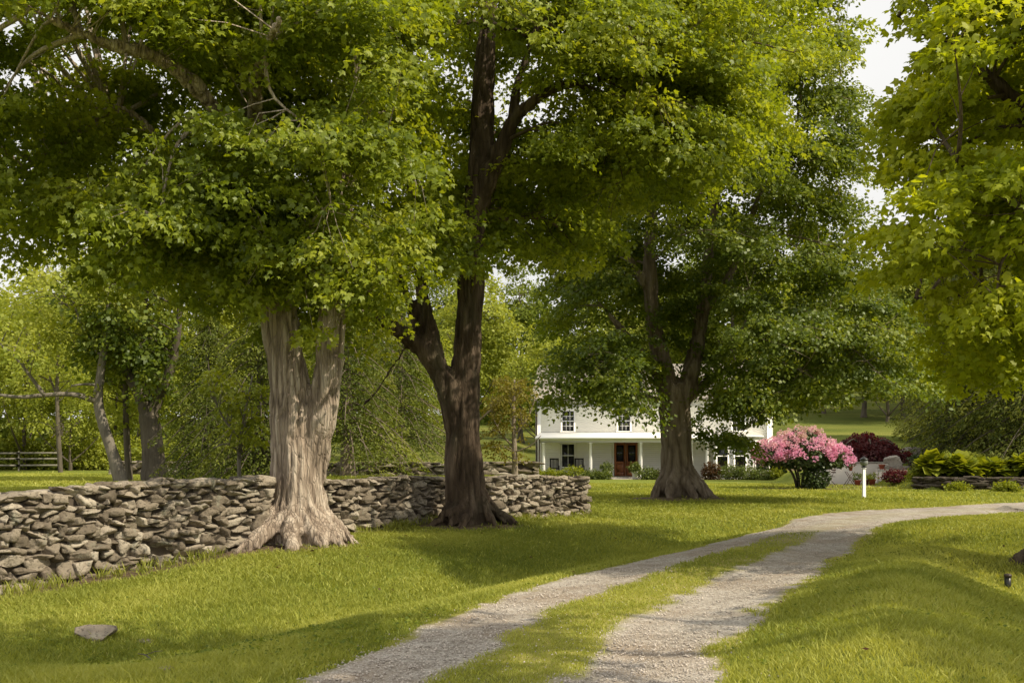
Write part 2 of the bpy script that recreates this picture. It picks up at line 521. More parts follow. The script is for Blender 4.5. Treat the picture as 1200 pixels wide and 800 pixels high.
def ground_mat():
    m, nt, out = nt_mat('lawn_soil_and_turf')
    v = mapped(nt, (1, 1, 1))
    n1 = N(nt, 'ShaderNodeTexNoise', {'Vector': v, 'Scale': .5, 'Detail': 6.0, 'Roughness': .6})
    n2 = N(nt, 'ShaderNodeTexNoise', {'Vector': v, 'Scale': 7.0, 'Detail': 6.0, 'Roughness': .7})
    n3 = N(nt, 'ShaderNodeTexNoise', {'Vector': v, 'Scale': 45.0, 'Detail': 3.0, 'Roughness': .7})
    f = mathn(nt, 'ADD', mathn(nt, 'MULTIPLY', n1.outputs['Fac'], .4), mathn(nt, 'ADD', mathn(nt, 'MULTIPLY', n2.outputs['Fac'], .3), mathn(nt, 'MULTIPLY', n3.outputs['Fac'], .3)))
    turf = ramp(nt, f, [(.33, (.1, .14, .02)), (.5, (.19, .225, .035)), (.66, (.3, .3, .06))])
    geo = N(nt, 'ShaderNodeSeparateXYZ', {0: v})
    farf = N(nt, 'ShaderNodeMapRange', {'Value': geo.outputs['Y'], 'From Min': 55.0, 'From Max': 80.0, 'To Min': 0.0, 'To Max': .85}, clamp=True)
    nb = N(nt, 'ShaderNodeTexNoise', {'Vector': mapped(nt, (.05, .25, 1)), 'Scale': 1.0, 'Detail': 4.0})
    shaded_lawn = ramp(nt, nb.outputs['Fac'], [(.35, (.075, .095, .02)), (.52, (.13, .145, .03)), (.66, (.22, .21, .055))])  # far lawn darkened, bands of tree shade painted into its colour
    turf = mixc(nt, farf.outputs[0], turf, shaded_lawn)
    soil = ramp(nt, n2.outputs['Fac'], [(.3, (.09, .06, .04)), (.7, (.26, .19, .13))])
    d = N(nt, 'ShaderNodeAttribute', attribute_name='dirt')
    c = mixc(nt, d.outputs['Fac'], turf, soil)
    b = N(nt, 'ShaderNodeBump', {'Height': mathn(nt, 'ADD', n2.outputs['Fac'], n3.outputs['Fac']), 'Strength': .7, 'Distance': .08})
    p = N(nt, 'ShaderNodeBsdfPrincipled', {'Base Color': c, 'Roughness': .95, 'Specular IOR Level': .1, 'Normal': b.outputs[0]})
    nt.links.new(p.outputs[0], out.inputs[0])
    return m


def gravel_mat():
    m, nt, out = nt_mat('driveway_gravel')
    v = mapped(nt, (1, 1, 1))
    vo = N(nt, 'ShaderNodeTexVoronoi', {'Vector': v, 'Scale': 58.0, 'Randomness': 1.0})
    vo2 = N(nt, 'ShaderNodeTexVoronoi', {'Vector': v, 'Scale': 24.0})
    n1 = N(nt, 'ShaderNodeTexNoise', {'Vector': v, 'Scale': 1.2, 'Detail': 5.0, 'Roughness': .65})
    sep = N(nt, 'ShaderNodeSeparateColor', {0: vo.outputs['Color']})
    sep2 = N(nt, 'ShaderNodeSeparateColor', {0: vo2.outputs['Color']})
    f = mathn(nt, 'ADD', mathn(nt, 'MULTIPLY', sep.outputs[0], .5), mathn(nt, 'ADD', mathn(nt, 'MULTIPLY', sep2.outputs[1], .2), mathn(nt, 'MULTIPLY', n1.outputs['Fac'], .3)))
    c = ramp(nt, f, [(.12, (.17, .148, .125)), (.45, (.36, .32, .275)), (.7, (.5, .455, .4)), (.92, (.68, .64, .58))])
    n5 = N(nt, 'ShaderNodeTexNoise', {'Vector': v, 'Scale': .7, 'Detail': 6.0, 'Roughness': .7})
    c = mixc(nt, ramp(nt, n5.outputs['Fac'], [(.45, (0, 0, 0)), (.62, (.75,) * 3)]), c, (.27, .21, .155))
    n6 = N(nt, 'ShaderNodeTexNoise', {'Vector': v, 'Scale': 3.2, 'Detail': 5.0})
    c = mixc(nt, ramp(nt, n6.outputs['Fac'], [(.5, (0, 0, 0)), (.7, (.5,) * 3)]), c, (.17, .14, .11))
    # dusty wheel tracks and the grown-over middle
    la = N(nt, 'ShaderNodeAttribute', attribute_name='turf')
    turf = ramp(nt, n1.outputs['Fac'], [(.3, (.13, .14, .02)), (.5, (.25, .24, .045)), (.7, (.36, .31, .11))])
    c = mixc(nt, la.outputs['Fac'], c, turf)
    h = mathn(nt, 'SUBTRACT', 1.0, vo.outputs['Distance'])
    b = N(nt, 'ShaderNodeBump', {'Height': h, 'Strength': .9, 'Distance': .012})
    p = N(nt, 'ShaderNodeBsdfPrincipled', {'Base Color': c, 'Roughness': .93, 'Specular IOR Level': .15, 'Normal': b.outputs[0]})
    nt.links.new(p.outputs[0], out.inputs[0])
    return m


M['ground'] = ground_mat()
M['gravel'] = gravel_mat()
M['pebble'] = plain_mat('pebbles', (.5, .44, .38), .9, .3, 1.5)


# ------------------------------------------------------------------ ground sheet
def dirt_amt(x, y):
    w = polyd(x, y, np.array([(-11, 7.6), (-6.75, 12.75), (-4.7, 15.95), (-4.2, 16.5)], float))
    d = .9 * S((.75 - w) / .5)
    w2 = polyd(x, y, np.array([(-3.4, 19.4), (-1.5, 22.4), (2.0, 25.6)], float))
    d = np.maximum(d, .6 * S((.6 - w2) / .4))
    for cx, cy, r in ((-3.8, 17.2, 1.5), (-.9, 21.2, 1.5), (5.5, 33, 1.9), (8.6, 14.5, 1.2)):
        d = np.maximum(d, .9 * S((r - np.hypot(x - cx, y - cy)) / .6))
    d = np.maximum(d, .95 * S((1.15 - np.hypot((x - 13.4) / 2.6, (y - 44.5) / 1.3)) / .15))
    hb = S((x - 2) / .5) * S((18.5 - x) / .5) * S((y - (62.6 - (x - 1.5) * .14)) / .4) * S(((66 - (x - 1.5) * .14) - y) / .4)
    d = np.maximum(d, .8 * hb * np.where((x > 5.5) & (x < 8.5), 0, 1))
    d = d * (.55 + .9 * noise2(x, y, 2.3, 9))
    return np.clip(d, 0, 1)


def axis(dense, lo, hi, far_lo, far_hi, grow=1.22):
    a = list(np.arange(lo, hi + 1e-6, dense))
    s = dense
    while a[-1] < far_hi:
        s *= grow
        a.append(a[-1] + s)
    s = dense
    while a[0] > far_lo:
        s *= grow
        a.insert(0, a[0] - s)
    return np.array(a)


ax = axis(.2, -14, 26, -700, 700)
ay = np.concatenate([axis(.2, 3, 36, -80, 36)[:-1], axis(.5, 36, 75, 36, 1200, 1.1)])
ay = np.unique(np.round(ay, 4))
GX, GY = np.meshgrid(ax, ay)
GZ = hz(GX, GY)
nx, ny = len(ax), len(ay)
i = np.arange(ny - 1)[:, None] * nx
j = np.arange(nx - 1)[None]
Q = np.stack([i + j, i + j + 1, i + nx + j + 1, i + nx + j], -1).reshape(-1, 4)
ground = mesh_np('ground', np.stack([GX, GY, GZ], -1).reshape(-1, 3), [Q], M['ground'], attr={'dirt': dirt_amt(GX, GY).ravel()}, smooth=True)
tag(ground, None, None, kind='structure')


# ------------------------------------------------------------------ driveway
def turf_amt(lat, x, y):
    """how grown over the gravel is: middle strip, fading out uphill, and the ragged edges"""
    n = noise2(x, y, 1.7, 21) * .6 + noise2(x, y, 6, 22) * .4
    mid = S((.36 + .3 * (n - .5) - np.abs(lat + .04)) / .16) * (1 - .85 * S((y - 15.5) / 6))
    edge = S((np.abs(lat) - .86 + .45 * (n - .5)) / .12)
    return np.clip(np.maximum(mid, edge), 0, 1)


nd, nl = 700, 41
La, Ra = resample(DL, nd), resample(DR, nd)
tt = np.linspace(-.03, 1.03, nl)
P2 = La[:, None] * (1 - tt[None, :, None]) + Ra[:, None] * tt[None, :, None]
jx = (noise2(P2[..., 0], P2[..., 1], 1.4, 31) - .5) * .25
P2 = P2 + (Ra - La)[:, None] / np.linalg.norm(Ra - La, axis=1)[:, None, None] * jx[..., None] * (np.abs(tt - .5) > .45)[None, :, None]
lat = np.broadcast_to(tt[None] * 2 - 1, P2.shape[:2])
ZD = hz(P2[..., 0], P2[..., 1], True) - .03 + .016 - .02 * np.exp(-((np.abs(lat) - .55) / .25) ** 2) + .02 + .012 * noise2(P2[..., 0], P2[..., 1], 3, 8) - .03 * (np.abs(lat) > .99)
i = np.arange(nd - 1)[:, None] * nl
j = np.arange(nl - 1)[None]
Q = np.stack([i + j, i + j + 1, i + nl + j + 1, i + nl + j], -1).reshape(-1, 4)
drv = mesh_np('driveway', np.concatenate([P2, ZD[..., None]], -1).reshape(-1, 3), [Q], M['gravel'], attr={'turf': turf_amt(lat, P2[..., 0], P2[..., 1]).ravel()}, smooth=True)
tag(drv, None, None, kind='structure')


def frustum_sample(y0, y1, dens, pad=3.0, slope=.53):
    A = (y1 - y0) * 2 * (slope * y1 + pad)
    n = int(A * dens)
    y = rng.uniform(y0, y1, n)
    x = rng.uniform(-1, 1, n) * (slope * y1 + pad)
    k = np.abs(x) < slope * y + pad
    return x[k], y[k]


# loose pebbles
px_, py_ = [], []
for y0, y1, dn in ((5.2, 9, 900), (9, 14, 420), (14, 24, 140)):
    x, y = frustum_sample(y0, y1, dn, 0)
    l, _ = drive_lat(x, y)
    t = turf_amt(l, x, y)
    k = (np.abs(l) < 1.3) & (rng.random(len(x)) > t * .75) & ((np.abs(l) < 1.02) | (rng.random(len(x)) < .25))
    px_.append(x[k])
    py_.append(y[k])
px_, py_ = np.concatenate(px_), np.concatenate(py_)
n = len(px_)
octa = np.array([(1, 0, 0), (-1, 0, 0), (0, 1, 0), (0, -1, 0), (0, 0, 1), (0, 0, -.6)], float)
sz = (.005 + .011 * rng.random(n) ** 2)[:, None, None] * (.65 + .7 * rng.random((n, 6, 1)))
th = rng.random(n) * 2 * PI
c_, s_ = np.cos(th)[:, None], np.sin(th)[:, None]
ov = octa[None] * sz
pv = np.stack([ov[..., 0] * c_ - ov[..., 1] * s_, ov[..., 0] * s_ + ov[..., 1] * c_, ov[..., 2] * .7], -1)
pz = hz(px_, py_, True) + .008
pv = pv + np.stack([px_, py_, pz], -1)[:, None]
ft = np.array([(0, 2, 4), (2, 1, 4), (1, 3, 4), (3, 0, 4), (2, 0, 5), (1, 2, 5), (3, 1, 5), (0, 3, 5)])
pf = (ft[None] + np.arange(n)[:, None, None] * 6).reshape(-1, 3)
o = mesh_np('gravel', pv.reshape(-1, 3), [pf], M['pebble'], attr={'rnd': np.repeat(rng.random(n), 6)})
tag(o, 'loose grey pebbles strewn along the driveway tracks', 'gravel', kind='stuff')


# ------------------------------------------------------------------ grass
def blades(x, y, z, h, w, lean=.9):
    n = len(x)
    a = rng.random(n) * 2 * PI
    b = rng.random(n) * 2 * PI
    L = lean * (.3 + rng.random(n)) * h
    base = np.stack([x, y, z], -1)
    sd = np.stack([np.cos(a), np.sin(a), np.zeros(n)], -1) * w[:, None]
    tip = base + np.stack([np.cos(b) * L, np.sin(b) * L, h], -1)
    mid = base + np.stack([np.cos(b) * L * .3, np.sin(b) * L * .3, h * .5], -1)
    V = np.stack([base - sd * .4, mid + sd, tip, mid - sd], 1)
    V[:, 0] = base - np.array([0, 0, .01])
    return V.reshape(-1, 3), np.arange(n * 4).reshape(-1, 4)


gv, gq, gr, cnt = [], [], [], 0
for y0, y1, dn, w, hh in ((5.0, 8.5, 4200, .0036, .05), (8.5, 13, 2700, .0046, .055), (13, 20, 1250, .0066, .06), (20, 32, 420, .012, .07), (32, 52, 120, .02, .075)):
    x, y = frustum_sample(y0, y1, dn)
    l, _ = drive_lat(x, y)
    t = turf_amt(l, x, y)
    on = np.abs(l) < 1.04
    yw = np.interp(x, WALL[:, 0], WALL[:, 1])
    inwall = (np.abs(y - yw) < .55) & (x < 2.2)
    keep = ~inwall & (rng.random(len(x)) > dirt_amt(x, y) * 1.1) & (~on | (rng.random(len(x)) < np.clip(t * 1.5 - .45, 0, 1) * .7))
    keep &= ~((np.abs(y - 64.5) < 3) & (x > 2))
    x, y, on = x[keep], y[keep], on[keep]
    pat = noise2(x, y, .55, 41) * .55 + noise2(x, y, 2.6, 42) * .45
    h = hh * (.45 + 1.25 * pat ** 1.3) * (.6 + .8 * rng.random(len(x)))
    tall = rng.random(len(x)) < .004
    h = np.where(tall, h * 2.2, h)
    h = np.where(on, h * .65, h)
    V, q = blades(x, y, hz(x, y, True), h, w * (.6 + .8 * rng.random(len(x))))
    gv.append(V)
    gq.append(q + cnt)
    cnt += len(V)
    r = np.clip(  .5 + .8 * (noise2(x, y, .9, 43) - .5) + .7 * (noise2(x, y, .3, 44) - .5) + .5 * (rng.random(len(x)) - .5), 0, 1)
    r = np.where(rng.random(len(x)) < .03, 1.0, r * .85)
    gr.append(np.repeat(r, 4))
o = mesh_np('grass', np.vstack(gv), [np.vstack(gq)], M['grass'], attr={'rnd': np.concatenate(gr)})
tag(o, 'short sunlit lawn grass on both sides of the gravel driveway', 'grass', kind='stuff')
print('grass blades', cnt // 4)

# clover and broad weeds in the turf, tall tufts along the wall foot
def litter(name, x, y, z, size, rnd, mat, label, cat, up=.35, tilt=.5):
    n = len(x)
    a = rng.random(n) * 2 * PI
    A = np.stack([np.cos(a), np.sin(a), rng.random(n) * up], 1)
    Nn = np.array([0, 0, 1.]) + rng.normal(size=(n, 3)) * tilt
    return tag(leaf_mesh(name, np.stack([x, y, z], 1), A, Nn, size, rnd, mat, None, (0, 0, 0), 'kite'), label, cat, kind='stuff')


WEEDS = []
for y0, y1, dn in ((5.2, 10, 700), (10, 18, 260), (18, 30, 60)):
    x, y = frustum_sample(y0, y1, dn)
    l, _ = drive_lat(x, y)
    k = (noise2(x, y, .8, 51) * .35 + noise2(x, y, 3.2, 52) * .35 + .3 * rng.random(len(x)) > .58) & (np.abs(l) > .98) & (np.abs(y - np.interp(x, WALL[:, 0], WALL[:, 1])) > .6)
    WEEDS.append((x[k], y[k]))
WX, WY = (np.concatenate([w_[k] for w_ in WEEDS]) for k in (0, 1))


# ------------------------------------------------------------------ stones
_gs = []


def cube_sphere(n=5):
    V, Q, ix = [], [], {}
    t = np.linspace(-1, 1, n)

    def vid(p):
        k = tuple(np.round(p, 4))
        if k not in ix:
            ix[k] = len(V)
            V.append(p)
        return ix[k]
    for ax_ in range(3):
        for sg in (-1, 1):
            for a in range(n - 1):
                for b in range(n - 1):
                    q = []
                    for aa, bb in ((a, b), (a + 1, b), (a + 1, b + 1), (a, b + 1)):
                        p = [0, 0, 0]
                        p[ax_] = sg
                        p[(ax_ + 1) % 3] = t[aa]
                        p[(ax_ + 2) % 3] = t[bb]
                        q.append(vid(p))
                    Q.append(q if sg > 0 else q[::-1])
    V = np.array(V, float)
    return V, np.array(Q)


CV, CQ = cube_sphere(8)
CSPH = CV / np.linalg.norm(CV, axis=1)[:, None]


def stone(L, H, D, blocky=.6, cuts=5):
    """one angular fieldstone of about L x D x H metres, centred on the origin"""
    v = CV * blocky + CSPH * 1.12 * (1 - blocky)
    for _ in range(cuts):
        nrm = rng.normal(size=3)
        nrm /= np.linalg.norm(nrm)
        d = rng.uniform(.55, .92)
        over = np.maximum(v @ nrm - d, 0)
        v = v - over[:, None] * nrm
    o3 = rng.random(3) * 50
    v = v + (vnoise(v * 1.6 + o3)[:, None] - .5) * .26 * CSPH + (vnoise(v * 4.2 + o3)[:, None] - .5) * .11 * CSPH
    return v * np.array([L / 2, D / 2, H / 2])


def wall_path(P):
    P = np.asarray(P, float)
    d = np.concatenate([[0], np.cumsum(np.linalg.norm(np.diff(P, axis=0), axis=1))])

    def f(s):
        x, y = np.interp(s, d, P[:, 0]), np.interp(s, d, P[:, 1])
        e = .25
        x1, y1 = np.interp(s + e, d, P[:, 0]), np.interp(s + e, d, P[:, 1])
        x0, y0 = np.interp(s - e, d, P[:, 0]), np.interp(s - e, d, P[:, 1])
        return x, y, math.atan2(y1 - y0, x1 - x0)
    return f, d[-1]


def stone_wall(P, top, label, thick=.6, hs=(.05, .135), ls=(.1, .29), mat='stone', name='dry_stone_wall', both=False, base_big=True, end=True):
    f, Ln = wall_path(P)
    x0, y0, _ = f(Ln / 2)
    root_off = np.array([x0, y0, hz1(x0, y0)])
    mb = MB()
    # core of packed earth and rubble
    ss = np.linspace(0.12, Ln - .12, max(4, int(Ln / .4)))
    cv = []
    for s in ss:
        x, y, a = f(s)
        nx_, ny_ = -math.sin(a), math.cos(a)
        zb, zt = hz1(x - nx_ * .5, y - ny_ * .5) - .2, top(s) - .1
        for k, z in ((-.5, zb), (-.5, zt), (.5, zt), (.5, zb)):
            kk = k * (thick - .22)
            cv.append((x + nx_ * kk, y + ny_ * kk, z))
    nC = len(ss)
    cq = []
    for q in range(nC - 1):
        for k in range(4):
            cq.append((q * 4 + k, q * 4 + (k + 1) % 4, q * 4 + 4 + (k + 1) % 4, q * 4 + 4 + k))
    cq += [(0, 3, 2, 1), ((nC - 1) * 4, (nC - 1) * 4 + 1, (nC - 1) * 4 + 2, (nC - 1) * 4 + 3)]
    core = MB().add(cv, cq)
    # facing stones laid in rough courses

    def put(v, s, off, z, tilt, yaw=0.0, dirt=None):
        x, y, a = f(s)
        c, sn = math.cos(tilt), math.sin(tilt)
        w = np.stack([v[:, 0] * c - v[:, 2] * sn, v[:, 1], v[:, 0] * sn + v[:, 2] * c], 1)
        c, sn = math.cos(a + yaw), math.sin(a + yaw)
        w = np.stack([w[:, 0] * c - w[:, 1] * sn, w[:, 0] * sn + w[:, 1] * c, w[:, 2]], 1)
        mb.add(w + np.array([x - math.sin(a) * off, y + math.cos(a) * off, z]), CQ, a=float(np.clip(rng.beta(2, 2), 0, 1)))
    faces = [(-1, thick / 2 - .16)] + ([(1, thick / 2 - .16)] if both else [])
    for sgn, off in faces:
        s = 0.0
        # columns of stones: fill from the ground upward with broken joints
        hgrid = np.zeros(int(Ln / .04) + 2)
        base = np.array([hz1(f(q * .04)[0] + math.sin(f(q * .04)[2]) * thick / 2, f(q * .04)[1] - math.cos(f(q * .04)[2]) * thick / 2) if q % 8 == 0 else np.nan for q in range(len(hgrid))])
        base = np.interp(np.arange(len(base)), np.nonzero(~np.isnan(base))[0], base[~np.isnan(base)])
        hg = base - .05
        tops = np.array([top(q * .04) for q in range(len(hgrid))])
        guard = 0
        while guard < 6000:
            guard += 1
            rel = (hg - base) / (tops - base)
            rel = rel + rng.random(len(rel)) * .03
            q = int(np.argmin(rel))
            if hg[q] > tops[q] - .05:
                break
            r = (hg[q] - base[q]) / max(tops[q] - base[q], .1)
            big = 1.0 + (.55 * max(0, 1 - r * 2.2) if base_big else 0) * rng.random()
            if rng.random() < .1:
                big *= 1.3
            L = rng.uniform(*ls) * big
            n_ = max(2, int(L / .04))
            # slide to sit in the local dip
            a0 = max(0, q - n_ // 2)
            b0 = min(len(hg), a0 + n_)
            lvl = np.percentile(hg[a0:b0], 60)
            H = min(rng.uniform(*hs) * big, L * .85)
            H = min(H, tops[q] - lvl + .03)
            H = max(H, .05)
            put(stone(L * 1.22, H * 1.38, rng.uniform(.28, .42), rng.uniform(.6, .95), 8), (a0 + b0) / 2 * .04, sgn * (off + rng.uniform(-.035, .04)), lvl + H / 2, rng.normal() * .06, rng.normal() * .1)
            hg[a0:b0] = lvl + H
    # cap stones
    s = 0.1
    while s < Ln:
        L = rng.uniform(.22, .5)
        for k in range(3):
            put(stone(L, rng.uniform(.06, .13), rng.uniform(.22, .36), .6), min(s + L / 2, Ln - .1), (k - 1) * (thick / 2 - .13) + rng.uniform(-.04, .04), top(s) + rng.uniform(-.05, -.01), rng.normal() * .035, rng.normal() * .2)
        s += L * .92
    if end:
        for se in (0.05, Ln - .05):
            x, y, a = f(se)
            z = hz1(x, y) - .03
            while z < top(se) - .08:
                H = rng.uniform(.1, .2)
                for k in range(2):
                    put(stone(rng.uniform(.25, .4), H * 1.1, thick * .55, .7), se, (k - .5) * thick * .5, z + H / 2, rng.normal() * .06, rng.normal() * .1)
                z += H
    root = empty(name, root_off, label, 'stone wall')
    V, fa, A = core.arrays()
    mesh_np('rubble_core', V - root_off, fa, M['core'], root)
    V, fa, A = mb.arrays()
    mesh_np('facing_stones', V - root_off, fa, M[mat], root, {'rnd': A}, smooth=False)
    return root


stone_wall([(-12.5, 6.2), (-9.5, 9.9), (-6.8, 13.3), (-5.6, 15.2), (-4.75, 16.45), (-4.3, 16.95)], lambda s: 1.06 + .06 * math.sin(s * 1.3) * .5 + .1 * S((s - 9) / 3),
           'near dry stone wall of grey fieldstones ending against the double-stemmed maple at left')
stone_wall([(-5.6, 18.2), (-4.4, 18.9), (-3.5, 19.8), (-1.6, 22.7), (.2, 24.4), (1.75, 25.7)], lambda s: 1.1 - .01 * s + .03 * math.sin(s * 1.7),
           'dry stone wall running behind the dark brown maple and ending at the open lawn')
stone_wall([(-20, 50), (-10, 48.5), (-4, 48), (1.2, 48.6)], lambda s: 1.12 + .05 * math.sin(s), 'low far stone wall crossing the back lawn beside the bronze young tree',
           hs=(.12, .24), ls=(.35, .8), mat='stone', thick=.6)

# scattered stones in the lawn
for (u, v, L, H, D, lab) in ((170, 734, .18, .03, .15, 'flat grey stone sunk in the grass below the left stone wall'),
                             (196, 787, .15, .07, .14, 'small grey stone in the grass at the bottom left of the lawn'),
                             (112, 664, .42, .2, .3, 'pinkish boulder at the foot of the left stone wall'),
                             (560, 694, .35, .06, .25, 'pale flat stone on the lawn edge left of the driveway'),
                             (682, 601, .5, .3, .4, 'dark stone standing in for the shaded hole at the wall end'),  # added dark stone: its colour stands for the shade in a hole
                             (1188, 599, 1.2, .3, .8, 'weathered ledge rock beside the driveway bend at right'),
                             (1182, 610, .9, .14, .6, 'low flat rock in the grass below the ledge rock'),
                             (1006, 668, .25, .05, .2, 'small pale stone on the crest of the right grass bank')):
    Y = 1.6 * F / (v - HZ)
    for _ in range(6):
        Y = (CH - hz1((u - 600) / F * Y, Y)) * F / (v - HZ)
    p = at(u, v, Y)
    p[2] = hz1(p[0], p[1])
    o = mesh_np('stone', stone(L, H, D, .5, 7) + np.array([0, 0, H * .08]), [CQ], M['stone' if v not in (601, 599) else ('stone_dark' if v == 601 else 'pale_stone')], None, {'rnd': np.full(len(CV), .5)}, True, p)
    tag(o, lab, 'stone')


# ------------------------------------------------------------------ trees
MAPLE = np.array([(0, 0, 0), (.3, .04, -.04), (.54, .5, -.12), (.2, .58, 0), (0, 1.05, -.18), (-.2, .58, 0), (-.54, .5, -.12), (-.3, .04, -.04)], float)
MAPLE_T = np.array([(0, 1, 2), (0, 2, 3), (0, 3, 4), (0, 4, 5), (0, 5, 6), (0, 6, 7)])
KITE = np.array([(0, 0, 0), (.42, .45, -.08), (0, 1, -.14), (-.42, .45, -.08)], float)
KITE_Q = np.array([(0, 1, 2, 3)])
NEED = np.array([(0, 0, 0), (.11, .4, -.02), (0, 1, -.12), (-.11, .4, -.02)], float)


def leaf_arrays(P, axis_, nrm, size, tpl):
    a = axis_ / (np.linalg.norm(axis_, axis=1)[:, None] + 1e-9)
    s = np.cross(nrm, a)
    s /= np.linalg.norm(s, axis=1)[:, None] + 1e-9
    n = np.cross(a, s)
    return (P[:, None] + size[:, None, None] * (tpl[None, :, :1] * s[:, None] + tpl[None, :, 1:2] * a[:, None] + tpl[None, :, 2:] * n[:, None])).reshape(-1, 3)


def leaf_mesh(name, P, A, Nn, size, rnd, mat, parent, off, kind='kite'):
    tpl, fc = {'maple': (MAPLE, MAPLE_T), 'kite': (KITE, KITE_Q), 'needle': (NEED, KITE_Q)}[kind]
    V = leaf_arrays(P, A, Nn, size, tpl) - np.asarray(off)
    k = len(tpl)
    Fc = (fc[None] + np.arange(len(P))[:, None, None] * k).reshape(-1, fc.shape[1])
    return mesh_np(name, V, [Fc], mat, parent, {'rnd': np.repeat(rnd, k)})


def clump_leaves(C, R, per, size, flat=.34, droop=.3, outward=None, spread=.75):
    """leaf positions/axes/normals for clumps at C with radius R"""
    n = len(C)
    m = n * per
    ci = np.repeat(np.arange(n), per)
    th = rng.random(m) * 2 * PI
    rr = np.sqrt(rng.random(m))
    r = R[ci] * rr
    out = outward[ci] if outward is not None else np.zeros((m, 3))
    # tilted disc
    nd_ = np.array([0, 0, 1.]) + .45 * out + rng.normal(size=(n, 3))[ci] * .18
    nd_ /= np.linalg.norm(nd_, axis=1)[:, None]
    e1 = np.cross(nd_, np.array([0, 1., .01]))
    e1 /= np.linalg.norm(e1, axis=1)[:, None]
    e2 = np.cross(nd_, e1)
    rad = np.cos(th)[:, None] * e1 + np.sin(th)[:, None] * e2
    off = rad * r[:, None] + nd_ * (rng.normal(size=m) * flat * .5 * R[ci])[:, None]
    off[:, 2] -= droop * rr ** 2 * R[ci]
    P = C[ci] + off
    A = rad * .8 + out * .5 + rng.normal(size=(m, 3)) * .45
    A[:, 2] -= .35 + .3 * rng.random(m)
    Nn = np.array([0, 0, 1.]) + rng.normal(size=(m, 3)) * spread + out * .5
    sz_ = size * (.45 + .95 * rng.random(m))
    return P, A, Nn, sz_, ci


def env_px(lst):
    """crown lobes surveyed from the photo: (u, v, Y, ru px, rv px, depth m) -> centres and radii in metres"""
    C = np.array([at(u, v, Y) for u, v, Y, *_ in lst])
    R = np.array([(ru / F * Y, rd, rv / F * Y) for _, _, Y, ru, rv, rd in lst])
    return C, R


def sample_env(C, R, n, seed, gap=.36, inner=.25, reject=None, gap_scale=.42, spray=None):
    """clump centres through the crown lobes; with spray=(count, radius) they gather in flat boughs"""
    vol = (R[:, 0] * R[:, 2] * R[:, 1]) ** .75
    out, outv = [], []
    tot = 0
    m = spray[0] if spray else 1
    while tot < n:
        k = rng.choice(len(C), size=max(60, n * 2 // m), p=vol / vol.sum())
        d = rng.normal(size=(len(k), 3))
        d /= np.linalg.norm(d, axis=1)[:, None]
        r = .42 + .58 * rng.random(len(k)) ** .55
        P = C[k] + d * r[:, None] * R[k]
        q = np.min(np.linalg.norm((P[:, None] - C[None]) / R[None], axis=2), axis=1)
        ok = (q > .55) | (rng.random(len(k)) < inner)
        if gap > .25:
            ok &= vnoise(P * gap_scale, seed) > gap * (.75 + .5 * rng.random(len(k)))
        P, d = P[ok], d[ok]
        if spray:
            c = len(P)
            P0 = np.repeat(P, m, 0)
            d = np.repeat(d, m, 0)
            a = rng.random(c * m) * 2 * PI
            rad = np.sqrt(rng.random(c * m))
            rs_ = np.repeat(spray[1] * (.6 + .8 * rng.random(c)), m) * rad
            o_ = np.stack([np.cos(a) * rs_, np.sin(a) * rs_, rng.normal(size=c * m) * .1 * spray[1] - .38 * rad * rs_], 1)
            # boughs tilt down away from the stem
            hd = d[:, :2] / (np.linalg.norm(d[:, :2], axis=1)[:, None] + 1e-6)
            o_[:, 2] -= .28 * (o_[:, :2] * hd).sum(1)
            P = P0 + o_
            keep = rng.random(c * m) < .92
            P, d = P[keep], d[keep]
        if reject is not None:
            yy = np.maximum(P[:, 1], .5)
            jt = 30 * 17 / yy.clip(10)
            uu = 600 + P[:, 0] / yy * F + (vnoise(P * .9, 17) - .5) * 2 * jt
            vv = HZ - (P[:, 2] - CH) / yy * F + (vnoise(P * .9, 18) - .5) * 2 * jt
            ok = ~reject(uu, vv, P[:, 1])
            P, d = P[ok], d[ok]
        out.append(P)
        outv.append(d * np.array([1, 1, .5]))
        tot += len(P)
    P, O = np.vstack(out)[:n], np.vstack(outv)[:n]
    return P, O


def branch_net(mb, limbs, P, n2, r2=.05, sides2=5, rtw=.012, sides=3, maxlen=None):
    """second-order branches from the limbs to a subset of clumps, then a twig to every clump"""
    pts, pr = [], []
    for L, Rr in limbs:
        pts.append(L)
        pr.append(Rr)
    pts = np.vstack(pts)
    pr = np.concatenate(pr)

    def tree(p):
        kd = kdtree.KDTree(len(p))
        for q, v in enumerate(p):
            kd.insert(v, q)
        kd.balance()
        return kd
    kd = tree(pts)
    sub = rng.choice(len(P), min(n2, len(P)), replace=False)
    new, nr = [], []
    for q in sub:
        tgt = P[q]
        # prefer an attachment lower than the target
        _, ix, d = kd.find(tgt - np.array([0, 0, .35 * 1.5]))
        s0 = pts[ix]
        mid = (s0 + tgt) / 2 + rng.normal(size=3) * .08 * d + np.array([0, 0, .1 * d])
        path = smooth_path([s0, mid, tgt], 9)
        r0 = min(r2 * (.5 + .16 * d), pr[ix] * .7)
        rad = np.linspace(r0, max(.006, r0 * .22), 9)
        mb.tube(path, rad, sides2, cap=False, a=.4)
        new.append(path[2:])
        nr.append(rad[2:])
    allp = np.vstack([pts] + new)
    allr = np.concatenate([pr] + nr)
    kd = tree(allp)
    for q in range(len(P)):
        _, ix, d = kd.find(P[q] - np.array([0, 0, .12]))
        if d < .08 or (maxlen and d > maxlen):
            continue
        s0 = allp[ix]
        mid = (s0 + P[q]) / 2 + rng.normal(size=3) * .06 * d + np.array([0, 0, .06 * d])
        r0 = min(rtw * (.6 + .5 * d), allr[ix] * .8 + .002)
        mb.tube(np.array([s0, mid, P[q]]), [r0, r0 * .6, r0 * .25], sides, cap=False, a=.4)


